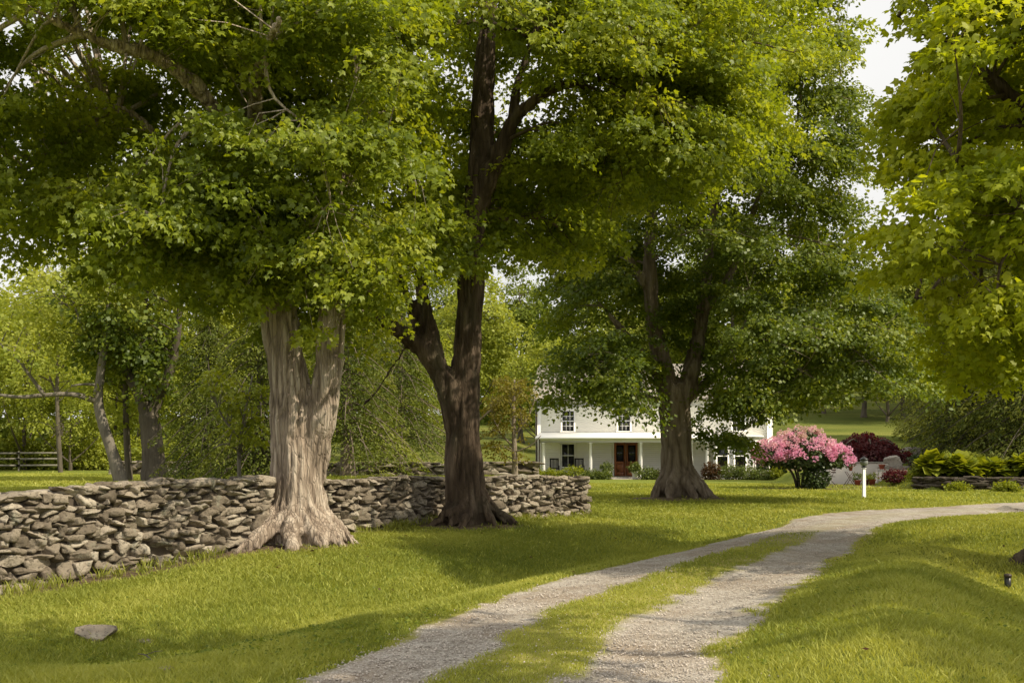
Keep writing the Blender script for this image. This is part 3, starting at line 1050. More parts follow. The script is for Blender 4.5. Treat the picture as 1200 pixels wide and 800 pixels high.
def trunk_mesh(name, tubes, mat, parent, off, voxel=.035, amp=.055, freq=9.0, zs=.15, flaky=.5):
    """one continuous bark surface: tubes fused by voxel remesh, then furrowed"""
    mb = MB()
    for P, Rr in tubes:
        mb.tube(P, Rr, 14, True)
    o = mb.build('tmp', mat)
    md = o.modifiers.new('r', 'REMESH')
    md.mode = 'VOXEL'
    md.voxel_size = voxel
    sm = o.modifiers.new('s', 'SMOOTH')
    sm.factor = .5
    sm.iterations = 4
    dg = bpy.context.evaluated_depsgraph_get()
    me = bpy.data.meshes.new_from_object(o.evaluated_get(dg))
    n = len(me.vertices)
    V = np.empty(n * 3, np.float32)
    me.vertices.foreach_get('co', V)
    V = V.reshape(-1, 3).astype(float)
    Nm = np.empty(n * 3, np.float32)
    me.vertices.foreach_get('normal', Nm)
    Nm = Nm.reshape(-1, 3)
    q = V * np.array([freq, freq, freq * zs])
    q[:, :2] += (vnoise(V * 1.5, 3)[:, None] - .5) * .9
    rid = 1 - np.abs(2 * vnoise(q, 5) - 1)
    rid2 = 1 - np.abs(2 * vnoise(q * 2.1, 6) - 1)
    big = vnoise(V * np.array([2.2, 2.2, .8]), 8) - .5
    fl = vnoise(V * np.array([freq * 1.2, freq * 1.2, 2.5]), 9)
    # furrow depth scaled by local thickness: thin limbs get little
    d = -(rid ** 2.2) * amp - rid2 ** 2 * amp * .45 + big * amp * 1.6 + (fl - .5) * amp * flaky
    me.vertices.foreach_set('co', (V + Nm * d[:, None] - np.asarray(off)).astype(np.float32).ravel())
    at_ = me.attributes.new('rnd', 'FLOAT', 'POINT') if 'rnd' not in me.attributes else me.attributes['rnd']
    if at_.domain == 'POINT' and len(at_.data) == n:
        at_.data.foreach_set('value', (.5 - rid ** 2 * .9 + .3 * (fl - .5)).astype(np.float32))
    me.polygons.foreach_set('use_smooth', np.ones(len(me.polygons), bool))
    me.materials.clear()
    me.materials.append(mat)
    me.update()
    bpy.data.objects.remove(o)
    ob = bpy.data.objects.new(name, me)
    col.objects.link(ob)
    ob.parent = parent
    return ob


def limb(pts, rad, n=None):
    P = smooth_path([at(*p) for p in pts], n)
    R = np.interp(np.linspace(0, 1, len(P)), np.linspace(0, 1, len(rad)), rad)
    return P, R


def roots(cx, cy, zg, r0, n, reach, seed, h=.8, rr=.3):
    rs = np.random.default_rng(seed)
    out = []
    for k in range(n):
        a = (k + rs.uniform(-.3, .3)) / n * 2 * PI
        ln = reach * rs.uniform(.75, 1.25)
        d = np.array([math.cos(a), math.sin(a)])
        ps = []
        for t, rad_ in ((.35 * r0, h * 1.7), (r0 * .78, h * .95), (r0 + (ln - r0) * .32, h * .42), (r0 + (ln - r0) * .72, .02), (ln * 1.05, -.14), (ln * 1.25, -.3)):
            a += rs.uniform(-.08, .08)
            d = np.array([math.cos(a), math.sin(a)])
            p = np.array([cx, cy]) + d * t
            ps.append((p[0], p[1], hz1(p[0], p[1]) + rad_))
        P = smooth_path(ps, 18)
        out.append((P, np.linspace(rr * 1.25, rr * .2, 18)))
    return out


def big_tree(name, base, tubes, extra, env, n_cl, per, leaf, cr, mats, label, seed, reject=None, kind='maple', n2=120, gap=.36, inner=.25, flat=.34, droop=.3, voxel=.03, amp=.05, twigs=True, spread=.75, r2=.05, group=None, spray=(13, 1.45)):
    off = np.asarray(base)
    root = empty(name, off, label, 'tree', group)
    trunk_mesh('trunk', tubes + extra, mats[0], root, off, voxel, amp)
    C, R = env_px(env) if not isinstance(env, tuple) else env
    P, O = sample_env(C, R, n_cl, seed, gap, inner, reject, spray=spray)
    if twigs:
        mb = MB()
        branch_net(mb, tubes, P, n2, r2, 6 if kind == 'maple' else 4)
        mb.build('branches', mats[0], root, True, off=off)
    Rr = cr * (.65 + .7 * rng.random(len(P)))
    LP, A, Nn, sz_, ci = clump_leaves(P, Rr, per, leaf, flat, droop, O, spread)
    cl = rng.random(len(P))
    rnd = np.clip(cl[ci] * .55 + rng.random(len(ci)) * .45, 0, 1)
    leaf_mesh('crown', LP, A, Nn, sz_, rnd, mats[1], root, off, kind)
    return root


def inbox(u, v, a, b, c, d):
    return (u > a) & (u < b) & (v > c) & (v < d)


# sky gaps between the crowns by the driveway
def skygap(u, v):
    return inbox(u, v, 985, 1085, -60, 18 + 0 * u) & (u > 978) | (np.hypot((u - 1035) / 42, (v - 50) / 46) < 1) | (np.hypot((u - 930) / 20, (v - 130) / 24) < 1) | (np.hypot((u - 1040) / 38, (v - 228) / 42) < 1)


litter('clover', WX, WY, hz(WX, WY, True) + .03 + .03 * rng.random(len(WX)), .02 + .025 * rng.random(len(WX)), rng.random(len(WX)), M['leaf_wood'], 'low clover and broad-leaved weeds mixed into the front lawn', 'weeds')
FX, FY = frustum_sample(5.2, 34, 3.0)
dd_ = np.min([np.hypot(FX - a, FY - b) for a, b in ((-3.7, 17.2), (-.9, 21.2), (5.5, 33), (8.4, 14.6))], axis=0)
k = (np.abs(drive_lat(FX, FY)[0]) > 1.0) & (rng.random(len(FX)) < .12 + .9 * np.exp(-dd_ / 2.2))
FX, FY = FX[k], FY[k]
litter('fallen_leaves', FX, FY, hz(FX, FY, True) + .045, .035 + .035 * rng.random(len(FX)), rng.random(len(FX)), M['leaf_barberry'], 'dry brown leaves scattered on the lawn around the maple trunks', 'leaf litter')
TX, TY = [], []
for Pw in ([(-11, 7.6), (-6.75, 12.8), (-4.75, 15.9)], [(-3.2, 19.5), (-1.5, 22.3), (2.1, 25.6)]):
    f_, Ln_ = wall_path(Pw)
    for q in range(150):
        s0 = rng.random() * Ln_
        x, y, a = f_(s0)
        o_ = -.05 - .3 * rng.random()
        m_ = rng.integers(5, 16)
        TX.append(x - math.sin(a) * o_ + rng.normal(size=m_) * .04)
        TY.append(y + math.cos(a) * o_ + rng.normal(size=m_) * .04)
TX, TY = np.concatenate(TX), np.concatenate(TY)
V, q = blades(TX, TY, hz(TX, TY, True), .07 + .16 * rng.random(len(TX)), .005 + .004 * rng.random(len(TX)), .7)
tag(mesh_np('tall_grass', V, [q], M['grass'], attr={'rnd': np.repeat(rng.random(len(TX)) * .7, 4)}), 'tall grass tufts growing along the foot of the stone walls', 'grass', kind='stuff')


# ---- maple 1: double stem, pale shaggy bark, left
B1 = at(346, 637, 17.3)
B1[2] = hz1(B1[0], B1[1])
t1 = [limb([(350, 660, 17.3), (350, 636, 17.3), (349, 600, 17.3), (347, 540, 17.3), (341, 480, 17.3), (334, 420, 17.3), (326, 360, 17.3), (318, 290, 17.4), (305, 200, 17.6), (295, 110, 17.8), (290, 0, 18), (290, -140, 18.2)], [.95, .76, .57, .45, .4, .34, .34, .32, .28, .24, .2, .1]),
      limb([(362, 560, 17.35), (374, 500, 17.25), (384, 440, 17.2), (388, 380, 17.2), (395, 300, 17.2), (405, 200, 17), (415, 100, 16.8), (420, -20, 16.6), (430, -120, 16.5)], [.34, .29, .26, .25, .24, .18, .13, .09, .05]),
      limb([(318, 290, 17.4), (285, 190, 16.6), (250, 125, 15.8), (190, 70, 15), (120, 50, 14.4), (60, 22, 13.8), (0, -10, 13.3)], [.24, .19, .16, .12, .09, .07, .05]),
      limb([(322, 330, 17.4), (270, 260, 17.6), (215, 200, 17.8), (150, 130, 18), (100, 150, 18.2), (40, 190, 18.5), (-20, 235, 18.8)], [.2, .17, .14, .12, .11, .1, .06]),
      limb([(330, 370, 17.3), (300, 320, 18.6), (250, 290, 20), (190, 300, 21)], [.18, .14, .1, .06]),
      limb([(300, 180, 17.6), (300, 110, 16), (310, 60, 14.6), (330, 20, 13.6)], [.18, .13, .09, .05])]
e1 = roots(B1[0], B1[1], B1[2], .66, 13, 1.35, 3, .4, .21)


def rej1(u, v, Y):
    r = inbox(u, v, 300, 410, 385, 660) & (Y < 18.2)
    r |= (v > 400) & (Y < 17.5)
    r |= (v > 300 + .25 * np.clip(u, 0, 260)) & (u < 260)
    r |= (u > 500 + 12 * np.sin(v * .05)) & (v > 0)
    r |= (np.hypot((u - 12) / 26, (v - 180) / 40) < 1) | (np.hypot((u - 25) / 35, (v - 245) / 22) < 1)
    r |= inbox(u, v, 195, 240, 85, 128) & (Y < 17)
    r |= inbox(u, v, 500, 600, -50, 400)
    r |= (u > 474) & (v > 270) | (u > 448) & (v > 335)
    return r


env1 = [(190, 110, 17, 290, 180, 3.6), (230, -110, 17.8, 280, 170, 4), (70, 190, 16.8, 170, 105, 2.6), (420, 150, 16.4, 80, 180, 2.2), (390, 290, 16.4, 80, 70, 1.4), (340, 290, 16.2, 85, 72, 1.2), (250, 250, 17.5, 130, 70, 2.2), (418, 335, 17.6, 44, 46, 1.2), (430, 265, 17.2, 46, 66, 1.6), (400, 60, 15.8, 85, 130, 1.6), (440, 120, 16.6, 60, 130, 1.8)]
big_tree('maple_tree', B1, t1, e1, env1, 1720, 150, .088, .5, (M['bark1'], M['leaf_near']), 'huge maple with pale shaggy double trunk standing in the gap of the stone wall', 61, rej1, n2=150, gap=.4)

# ---- maple 2: dark brown trunk, leaning forks
B2 = at(552, 616, 21.2)
B2[2] = hz1(B2[0], B2[1])
t2 = [limb([(550, 640, 21.2), (547, 580, 21.2), (544, 520, 21.2), (545, 460, 21.2), (549, 400, 21.2), (551, 340, 21.2), (553, 290, 21.2), (558, 240, 21.2), (564, 180, 21.2), (566, 120, 21.3), (570, 60, 21.4), (574, 0, 21.5), (580, -120, 21.6)], [.54, .46, .4, .35, .32, .31, .31, .29, .28, .26, .23, .2, .1]),
      limb([(540, 510, 21.2), (525, 455, 21.1), (505, 420, 21), (482, 398, 20.9), (458, 382, 20.6), (435, 368, 20.2), (405, 350, 19.6), (380, 320, 19.2)], [.32, .27, .23, .21, .19, .16, .12, .08]),
      limb([(508, 425, 21), (502, 380, 21.1), (494, 335, 21.2), (488, 280, 21.3), (480, 200, 21.4), (470, 120, 21.5)], [.25, .2, .18, .15, .1, .06]),
      limb([(492, 400, 20.95), (478, 350, 21.3), (462, 310, 21.6), (450, 260, 21.8)], [.15, .12, .1, .06]),
      limb([(556, 255, 21.2), (575, 200, 21), (592, 165, 20.9), (603, 140, 20.8), (622, 122, 20.7), (650, 103, 20.6), (685, 95, 20.8), (730, 92, 21.8), (790, 80, 23), (860, 50, 24.6)], [.26, .23, .19, .16, .14, .12, .11, .09, .07, .04]),
      limb([(600, 150, 20.85), (604, 110, 20.9), (614, 75, 21), (626, 45, 21), (640, 0, 21.1)], [.15, .12, .11, .09, .05]),
      limb([(565, 28, 20.9), (540, 26, 20.4), (510, 36, 20), (475, 50, 19.6)], [.12, .09, .08, .06]),
      limb([(566, 28, 20.9), (600, 34, 20.3), (635, 44, 19.9), (665, 32, 19.6), (690, 0, 19.3)], [.12, .1, .08, .06, .04]),
      limb([(480, 400, 20.9), (460, 430, 21), (440, 460, 21.1), (420, 480, 21.1)], [.05, .04, .03, .02])]
e2 = roots(B2[0] - .02, B2[1], B2[2], .5, 9, .92, 8, .4, .17)


def rej2(u, v, Y):
    r = inbox(u, v, 535, 602, 25, 245) & (Y < 21.6)
    r |= inbox(u, v, 480, 620, 296, 420)
    r |= inbox(u, v, 590, 700, 88, 172) & (Y < 20.9) & (np.abs(v - (150 - (u - 600) * .55)) < 26)
    r |= inbox(u, v, 505, 600, 310, 660)
    r |= inbox(u, v, 470, 530, 300, 420) & (Y < 21.6)
    r |= (v > 400)
    r |= (v > 300) & (u > 465)
    r |= skygap(u, v)
    r |= (v > 235) & (u > 720)
    r |= np.hypot((u - 575) / 14, (v - 130) / 30) < 1
    return r


env2 = [(600, 60, 21.5, 210, 170, 4.8), (600, -150, 21.8, 240, 170, 5), (450, 330, 20, 60, 62, 1.6), (460, 230, 20.5, 90, 90, 2.5), (710, 130, 22, 120, 120, 3.8), (560, 272, 19.8, 66, 34, 1.4), (630, 250, 22.5, 90, 80, 2.6), (650, 300, 24, 70, 40, 1.5), (790, 70, 23.5, 110, 110, 3.4), (880, 60, 25, 100, 110, 3.2), (760, 190, 24, 80, 60, 2.4)]
big_tree('maple_tree', B2, t2, e2, env2, 1560, 150, .1, .56, (M['bark2'], M['leaf_near']), 'tall maple with dark brown forked trunk just left of the picture centre', 62, rej2, n2=140, gap=.4)

# ---- maple 3: before the house
B3 = at(795, 584, 33.5)
B3[2] = hz1(B3[0], B3[1])
t3 = [limb([(794, 596, 33.5), (793, 560, 33.5), (792, 520, 33.5), (790, 480, 33.5), (786, 450, 33.5)], [.66, .58, .55, .58, .48]),
      limb([(786, 475, 33.5), (776, 430, 33.4), (768, 390, 33.3), (763, 340, 33.2), (762, 290, 33.1), (766, 230, 33), (772, 150, 33), (780, 60, 33)], [.46, .36, .3, .28, .24, .18, .12, .06]),
      limb([(794, 480, 33.5), (808, 440, 33.5), (818, 400, 33.5), (826, 350, 33.5), (830, 300, 33.5), (838, 240, 33.4), (848, 160, 33.4), (860, 80, 33.4)], [.42, .34, .28, .26, .22, .16, .1, .06]),
      limb([(822, 370, 33.5), (850, 330, 33.3), (870, 290, 33.2), (885, 240, 33), (905, 200, 33), (935, 180, 33), (975, 178, 33)], [.2, .16, .14, .11, .09, .07, .04]),
      limb([(786, 455, 33.5), (760, 425, 33), (735, 395, 32.6), (715, 370, 32.4), (690, 340, 32.2)], [.24, .2, .16, .12, .06]),
      limb([(764, 350, 33.2), (742, 310, 33), (720, 270, 32.8), (700, 230, 32.6), (650, 320, 32)], [.16, .12, .09, .06, .03]),
      limb([(800, 470, 33.5), (840, 440, 33.2), (880, 420, 33), (930, 420, 33)], [.2, .14, .1, .05]),
      limb([(776, 470, 33.4), (745, 462, 32.4), (715, 462, 31.6), (690, 470, 31)], [.16, .11, .08, .04]),
      limb([(798, 500, 33.4), (815, 508, 32.6), (835, 514, 32), (860, 516, 31.6)], [.07, .05, .03, .02])]
e3 = roots(B3[0], B3[1], B3[2], .66, 9, 1.05, 12, .6, .24)


def rej3(u, v, Y):
    r = inbox(u, v, 762, 822, 452, 600)
    r |= inbox(u, v, 752, 778, 330, 420) & (Y < 33)
    r |= skygap(u, v)
    r |= inbox(u, v, 745, 845, 300, 452) & (Y < 32.6)
    r |= inbox(u, v, 766, 824, 440, 600) & (Y < 34.2)
    r |= (v > 488 - .1 * np.abs(u - 760)) & ~inbox(u, v, 795, 880, 480, 540)
    r |= (u < 646) & (v > 230)
    r |= (u < 655) & (v > 465)
    r |= (u > 1030) & (v < 260)
    return r


env3 = [(835, 230, 33.5, 180, 170, 4.6), (880, 40, 33.5, 160, 170, 4.6), (960, 90, 33.5, 70, 90, 3), (720, 390, 32.6, 92, 92, 3.4), (735, 300, 33, 110, 110, 3.6), (955, 385, 33, 86, 100, 3.6), (900, 330, 33, 130, 120, 3.8), (980, 200, 33.5, 60, 60, 2.6), (835, 512, 31.8, 42, 20, 1.0), (850, 430, 31, 60, 50, 1.5), (700, 440, 31.6, 60, 40, 1.8), (1000, 150, 33, 46, 40, 1.8), (715, 430, 31, 70, 42, 1.5), (865, 452, 32, 62, 34, 1.8), (1005, 138, 33, 36, 36, 1.6), (1000, 360, 33, 44, 80, 2.2), (1003, 430, 33, 36, 40, 1.8), (745, 462, 34.6, 40, 22, 1.2), (835, 462, 34.8, 50, 24, 1.2)]
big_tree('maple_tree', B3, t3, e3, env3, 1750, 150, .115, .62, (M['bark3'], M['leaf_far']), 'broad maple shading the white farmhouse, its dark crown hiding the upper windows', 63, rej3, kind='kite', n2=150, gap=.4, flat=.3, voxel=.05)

# ---- maple 4: at the right edge, only its low crown and a root in view
B4 = np.array([8.35, 14.6, 0.0])
B4[2] = hz1(B4[0], B4[1])
t4 = [(smooth_path([(8.5, 14.6, B4[2] - .2), (8.5, 14.6, 1.5), (8.6, 14.7, 3.2), (8.7, 14.8, 5.5), (8.6, 15, 8), (8.5, 15, 11), (8.6, 15.2, 14)]), np.linspace(.55, .12, 31)),
      (smooth_path([(8.6, 14.7, 3.0), (7.9, 14.0, 4.2), (7.0, 13.6, 5.0), (6.0, 13.4, 5.5)]), np.linspace(.22, .05, 16)),
      (smooth_path([(8.7, 14.8, 5.0), (8.0, 15.2, 6.6), (7.1, 15.6, 7.8), (6.2, 16, 8.6)]), np.linspace(.22, .05, 16)),
      (smooth_path([(8.6, 14.7, 3.4), (8.6, 15.8, 4.0), (8.0, 17, 4.3), (7.3, 18, 4.4)]), np.linspace(.2, .05, 16)),
      (smooth_path([(8.7, 14.9, 5.2), (9.8, 14, 7), (11, 13, 8.4)]), np.linspace(.22, .06, 11)),
      (smooth_path([(8.7, 14.9, 6), (8.4, 13.2, 7.6), (8.2, 11.6, 8.6)]), np.linspace(.2, .06, 11))]
e4 = roots(8.45, 14.6, B4[2], .5, 7, 1.1, 21, .35, .2)


def rej4(u, v, Y):
    r = skygap(u, v)
    r |= (u < 1048) & (v < 85) | (u < 1056) & (v > 190) & (v < 265) | (u < 1024)
    r |= (v > 405 + np.clip((u - 1110) * .9, 0, 62))
    r |= (u < 1110) & (v > 335)
    return r


env4 = [(1210, 110, 15, 165, 210, 3.8), (1175, 400, 15.2, 70, 60, 1.5), (1052, 140, 15.3, 38, 45, 1.0), (1150, 290, 14.6, 120, 110, 2.8), (1060, 300, 15, 70, 36, 1.5), (1300, -60, 15.5, 230, 240, 3.6), (1240, 250, 14, 130, 120, 2.4)]
big_tree('maple_tree', B4, t4, e4, env4, 800, 135, .1, .52, (M['bark2'], M['leaf_right']), 'bright green maple overhanging the picture from the right edge, its root just showing', 64, rej4, n2=90, gap=.38, flat=.26, droop=.22)

# ---- roadside maple right of the camera: its shade falls on the front lawn
B5 = np.array([12.2, 4.6, 0.0])
t5 = [(smooth_path([(12.2, 4.6, -.3), (12.2, 4.6, 3), (12.1, 4.7, 6), (12, 4.8, 10), (12, 5, 13)]), np.linspace(.45, .1, 21)),
      (smooth_path([(12.1, 4.7, 6), (9.0, 4.6, 8.8), (5.1, 5.0, 10.2)]), np.linspace(.18, .05, 11)),
      (smooth_path([(12.1, 4.7, 6), (12.6, 6.6, 8), (13, 7.6, 9.5)]), np.linspace(.18, .05, 11))]
env5 = (np.array([(12.4, 4.8, 10.0), (5.0, 5.1, 10.6), (8.8, 3.8, 10.4), (12.9, 7.0, 8.6)]), np.array([(3.0, 2.2, 1.5), (2.7, 1.9, 1.0), (2.2, 1.6, 1.0), (2.2, 2.0, 1.2)]))
big_tree('maple_tree', B5, t5, roots(12.2, 4.6, 0, .45, 6, 1.0, 31, .4, .2), env5, 400, 60, .17, .5, (M['bark2'], M['leaf_right']), 'roadside maple standing just outside the right edge of the picture', 65, None, kind='kite', n2=40, gap=.45, voxel=.06, spray=(8, 1.0))


# ------------------------------------------------------------------ woodland trees
def decid(name, h, spread, seed, mats, n_cl=330, per=48, leaf=.26, cr=.95, trunk_h=.3, lean=0.0):
    """a free-standing tree built at the origin: trunk, branches, crown"""
    rs = np.random.default_rng(seed)
    root = empty(name, (0, 0, 0))
    mb = MB()
    zt = h * trunk_h
    r0 = h * .016 + .05
    main = smooth_path([(0, 0, -.3), (lean * .2, .1, zt * .5), (lean * .5 + rs.normal() * .15, rs.normal() * .15, zt), (lean + rs.normal() * .3, rs.normal() * .3, h * .65), (lean + rs.normal() * .4, rs.normal() * .4, h * .92)], 21)
    rad = np.linspace(r0, r0 * .15, 21)
    rad[:2] *= (1.7, 1.2)
    limbs = [(main, rad)]
    for k in range(6):
        q = int(rs.uniform(6, 14))
        s0 = main[q]
        a = k * 2.4 + rs.uniform(-.4, .4)
        ln = spread * rs.uniform(.55, .85)
        e = s0 + np.array([math.cos(a) * ln, math.sin(a) * ln, h * rs.uniform(.15, .32)])
        P = smooth_path([s0, (s0 + e) / 2 + np.array([0, 0, -.2]), e], 9)
        limbs.append((P, np.linspace(rad[q] * .6, rad[q] * .15, 9)))
    for P, Rr in limbs:
        mb.tube(P, Rr, 7, True, a=.4, wob=.15)
    C, R = [], []
    for k in range(7):
        a = k * 2.4
        rr = spread * (.45 if k else 0)
        zc = h * (.42 + .09 * (k % 4)) if k else h * .78
        C.append((lean + math.cos(a) * rr + rs.normal() * .3, math.sin(a) * rr + rs.normal() * .3, zc + h * .1))
        s_ = spread * rs.uniform(.42, .6)
        R.append((s_, s_, h * rs.uniform(.16, .24)))
    C.append((lean, 0, h * .55))
    R.append((spread * .7, spread * .7, h * .32))
    P, O = sample_env(np.array(C), np.array(R), n_cl, seed, .36, .15)
    bm_ = MB()
    branch_net(bm_, limbs, P, 36, .05, 4, .016, 3)
    mb.build('trunk', mats[0], root, True)
    bm_.build('branches', mats[0], root, True)
    LP, A, Nn, sz_, ci = clump_leaves(P, cr * (.6 + .8 * rng.random(len(P))), per, leaf, .4, .3, O, .8)
    cl = rng.random(len(P))
    leaf_mesh('crown', LP, A, Nn, sz_, np.clip(cl[ci] * .5 + rng.random(len(ci)) * .5, 0, 1), mats[1], root, (0, 0, 0), 'kite')
    return root


def conifer(name, h, rad, seed, mats, first=.06, n_br=230, per=330, droop=.55, needle=.17):
    rs = np.random.default_rng(seed)
    root = empty(name, (0, 0, 0))
    mb = MB()
    mb.tube([(0, 0, -.3), (0, 0, 0), (0, 0, h * .4), (0, 0, h)], [h * .028 + .1, h * .022 + .08, h * .014, .03], 9, True, a=.4)
    LP, A, Nn, SZ, RD = [], [], [], [], []
    for k in range(n_br):
        t = (k + rs.random()) / n_br
        z = h * (first + (1 - first) * t ** 1.15)
        a = k * 2.39996 + rs.uniform(-.3, .3)
        ln = (rad * (1 - t) ** .8 + .25) * rs.uniform(.65, 1.12)
        s = np.linspace(0, 1, 9)
        d = np.array([math.cos(a), math.sin(a)])
        up = .25 * (t - .3)
        P = np.stack([d[0] * ln * s, d[1] * ln * s, z + ln * (up * s - droop * s ** 2 * .75)], 1)
        mb.tube(P, np.linspace(.045 * (1 - t) + .012, .008, 9), 4, False, a=.3)
        m = int(per * (.35 + .65 * (1 - t)))
        u = rs.random(m) ** .7
        base = np.stack([np.interp(u, s, P[:, c]) for c in range(3)], 1)
        side = np.array([-d[1], d[0], 0])
        wdt = rs.normal(size=m) * .2 * ln * (.35 + .65 * np.sin(u * PI))
        pos = base + side * wdt[:, None]
        pos[:, 2] -= np.abs(wdt) * .35 + rs.random(m) * .25
        ax_ = np.stack([np.full(m, d[0]) * .5, np.full(m, d[1]) * .5, np.full(m, -.15 - droop * .45)], 1) + side * np.sign(wdt)[:, None] * .5 + rs.normal(size=(m, 3)) * .5
        LP.append(pos)
        A.append(ax_)
        Nn.append(rs.normal(size=(m, 3)) * .6 + np.array([0, 0, 1.]) + np.array([d[0], d[1], 0]) * .6)
        SZ.append(needle * (.6 + .8 * rs.random(m)))
        RD.append(np.clip(rs.random() * .5 * (.5 + u) + .55 * rs.random(m) * (.25 + .75 * u), 0, 1))
    mb.build('trunk', mats[0], root, True)
    V = leaf_arrays(np.vstack(LP), np.vstack(A), np.vstack(Nn), np.concatenate(SZ), NEED * np.array([2.0, 1, 1]))
    n = len(V) // 4
    mesh_np('crown', V, [np.arange(n * 4).reshape(-1, 4)], mats[1], root, {'rnd': np.repeat(np.concatenate(RD), 4)})
    return root


def place(o, u, Y, sc=1.0, rz=0.0, label=None, cat='tree', group=None, first=False, X=None):
    c = o if first else copy_tree(o)
    x = (u - 600) / F * Y if X is None else X
    c.location = (x, Y, hz1(x, Y) - .05)
    c.rotation_euler.z = rz
    c.scale = (sc, sc, sc * random.uniform(.94, 1.08))
    tag(c, label, cat, group)
    return c


protoA = decid('woodland_tree', 17, 5.0, 101, (M['bark_far'], M['leaf_wood']))
protoB = decid('woodland_tree', 15, 4.6, 102, (M['bark_far'], M['leaf_wood2']), trunk_h=.22)
protoC = decid('woodland_tree', 20, 5.2, 103, (M['bark_far'], M['leaf_wood']), n_cl=400, trunk_h=.36)
protoD = decid('woodland_tree', 11, 4.2, 104, (M['bark_far'], M['leaf_wood2']), n_cl=260, trunk_h=.14, leaf=.22)
spots = [
    # proto, u, Y, scale, zone
    (protoB, -40, 70, 1.0, 'L'), (protoD, 30, 66, .95, 'L'), (protoD, 82, 64, .6, 'L'), (protoB, 70, 84, 1.05, 'L'), (protoD, 135, 74, .9, 'L'), (protoA, 165, 88, .95, 'L'),
    (protoD, 215, 70, 1.0, 'L'), (protoB, 262, 84, 1.0, 'L'), (protoA, -130, 80, 1.1, 'L'), (protoA, 320, 92, 1.0, 'L'), (protoD, -100, 60, 1.0, 'L'),
    (protoB, 385, 88, .95, 'M'), (protoA, 450, 82, .9, 'M'), (protoD, 500, 96, 1.0, 'M'), (protoB, 555, 104, 1.1, 'M'), (protoA, 610, 112, 1.1, 'M'), (protoD, 640, 98, 1.1, 'M'), (protoC, 690, 118, 1.0, 'M'), (protoC, 530, 125, 1.1, 'M'), (protoB, 745, 108, 1.1, 'M'), (protoA, 800, 112, 1.1, 'M'), (protoC, 860, 105, 1.0, 'M'),
    (protoB, 965, 94, .8, 'R'), (protoA, 1012, 90, .8, 'R'), (protoB, 1058, 88, .9, 'R'), (protoD, 1040, 84, .8, 'R'), (protoA, 1090, 86, .85, 'R'), (protoB, 1130, 92, 1.0, 'R'), (protoC, 1075, 98, .9, 'R'),
    (protoB, 905, 110, .95, 'R'), (protoC, 950, 122, .9, 'R'), (protoB, 988, 128, .9, 'R'), (protoA, 1028, 116, .85, 'R'), (protoC, 1062, 124, .85, 'R'), (protoA, 1100, 112, .95, 'R'), (protoC, 1150, 104, 1.0, 'R'), (protoA, 1205, 98, 1.05, 'R'), (protoC, 1260, 90, 1.05, 'R'), (protoB, 1320, 94, 1.1, 'R'),
]
used = set()
zl = {'L': ('sunlit yellow-green tree in the grove beyond the rail fence', 'trees in the grove beyond the rail fence'),
      'M': ('green tree in the wood rising behind the white farmhouse', 'trees in the wood behind the farmhouse'),
      'R': ('tall tree of the wood at the top of the right hillside lawn', 'trees at the top of the hillside lawn')}
for pr, u, Y, sc, z in spots:
    place(pr, u, Y, sc, rng.random() * 6.28, zl[z][0], 'tree', zl[z][1], first=pr.name not in used)
    used.add(pr.name)

# conifers by the bed and on the back lawn
spruce = conifer('hemlock_tree', 15, 4.6, 201, (M['bark_far'], M['needle_dark']))
place(spruce, 1150, 52, 1.0, .3, 'large dark hemlock with drooping boughs behind the green bed at right', first=True)
place(spruce, 1225, 47, 1.05, 2.1, 'dark hemlock at the right edge above the end of the low stone wall')
place(spruce, 1105, 70, .9, 4.0, 'hemlock at the left of the dark evergreens on the hillside lawn')
place(spruce, 1180, 66, 1.25, 5.0, 'tallest hemlock standing behind the other dark evergreens at right')
wh = conifer('hemlock_tree', 9.5, 3.0, 202, (M['bark_far'], M['needle']), first=.1, n_br=120, per=330, droop=.85, needle=.13)
place(wh, 243, 37, .8, 1.0, 'weeping hemlock with hanging sprays behind the wall left of the double-trunk maple', first=True)
place(wh, 305, 33, .9, 2.4, 'dark hemlock hidden behind the double-trunk maple, its shaded trunk beside it')
wh2 = conifer('hemlock_tree', 12, 3.9, 203, (M['bark3'], M['needle']), first=.17, n_br=120, per=330, droop=.75, needle=.14)
place(wh2, 407, 46, 1.05, .5, 'hemlock with pale trunk foot standing between the two nearest maples', first=True)
place(wh2, 470, 52, 1.0, 3.3, 'hemlock with low weeping boughs behind the dark brown maple')


# ---- individual small trees on the back lawn
def small_tree(name, base, tubes, env, n_cl, per, leaf, cr, mats, label, seed, reject=None, n2=50, gap=.36, kind='kite', flat=.4, droop=.3, pale=None):
    off = np.array(base)
    root = empty(name, off, label, 'tree')
    mb = MB()
    for P, Rr in tubes:
        mb.tube(P, Rr, 9, True, a=.5, wob=.12)
    mb.build('trunk', mats[0], root, True, off=off)
    C, R = env_px(env)
    P, O = sample_env(C, R, n_cl, seed, gap, .3, reject)
    bm_ = MB()
    branch_net(bm_, tubes, P, n2, .04, 4)
    bm_.build('branches', mats[0], root, True, off=off)
    LP, A, Nn, sz_, ci = clump_leaves(P, cr * (.6 + .8 * rng.random(len(P))), per, leaf, flat, droop, O, .8)
    cl = rng.random(len(P))
    leaf_mesh('crown', LP, A, Nn, sz_, np.clip(cl[ci] * .5 + rng.random(len(ci)) * .5, 0, 1), mats[1], root, off, kind)
    return root


def gbase(u, Y):
    x = (u - 600) / F * Y
    return np.array([x, Y, hz1(x, Y)])


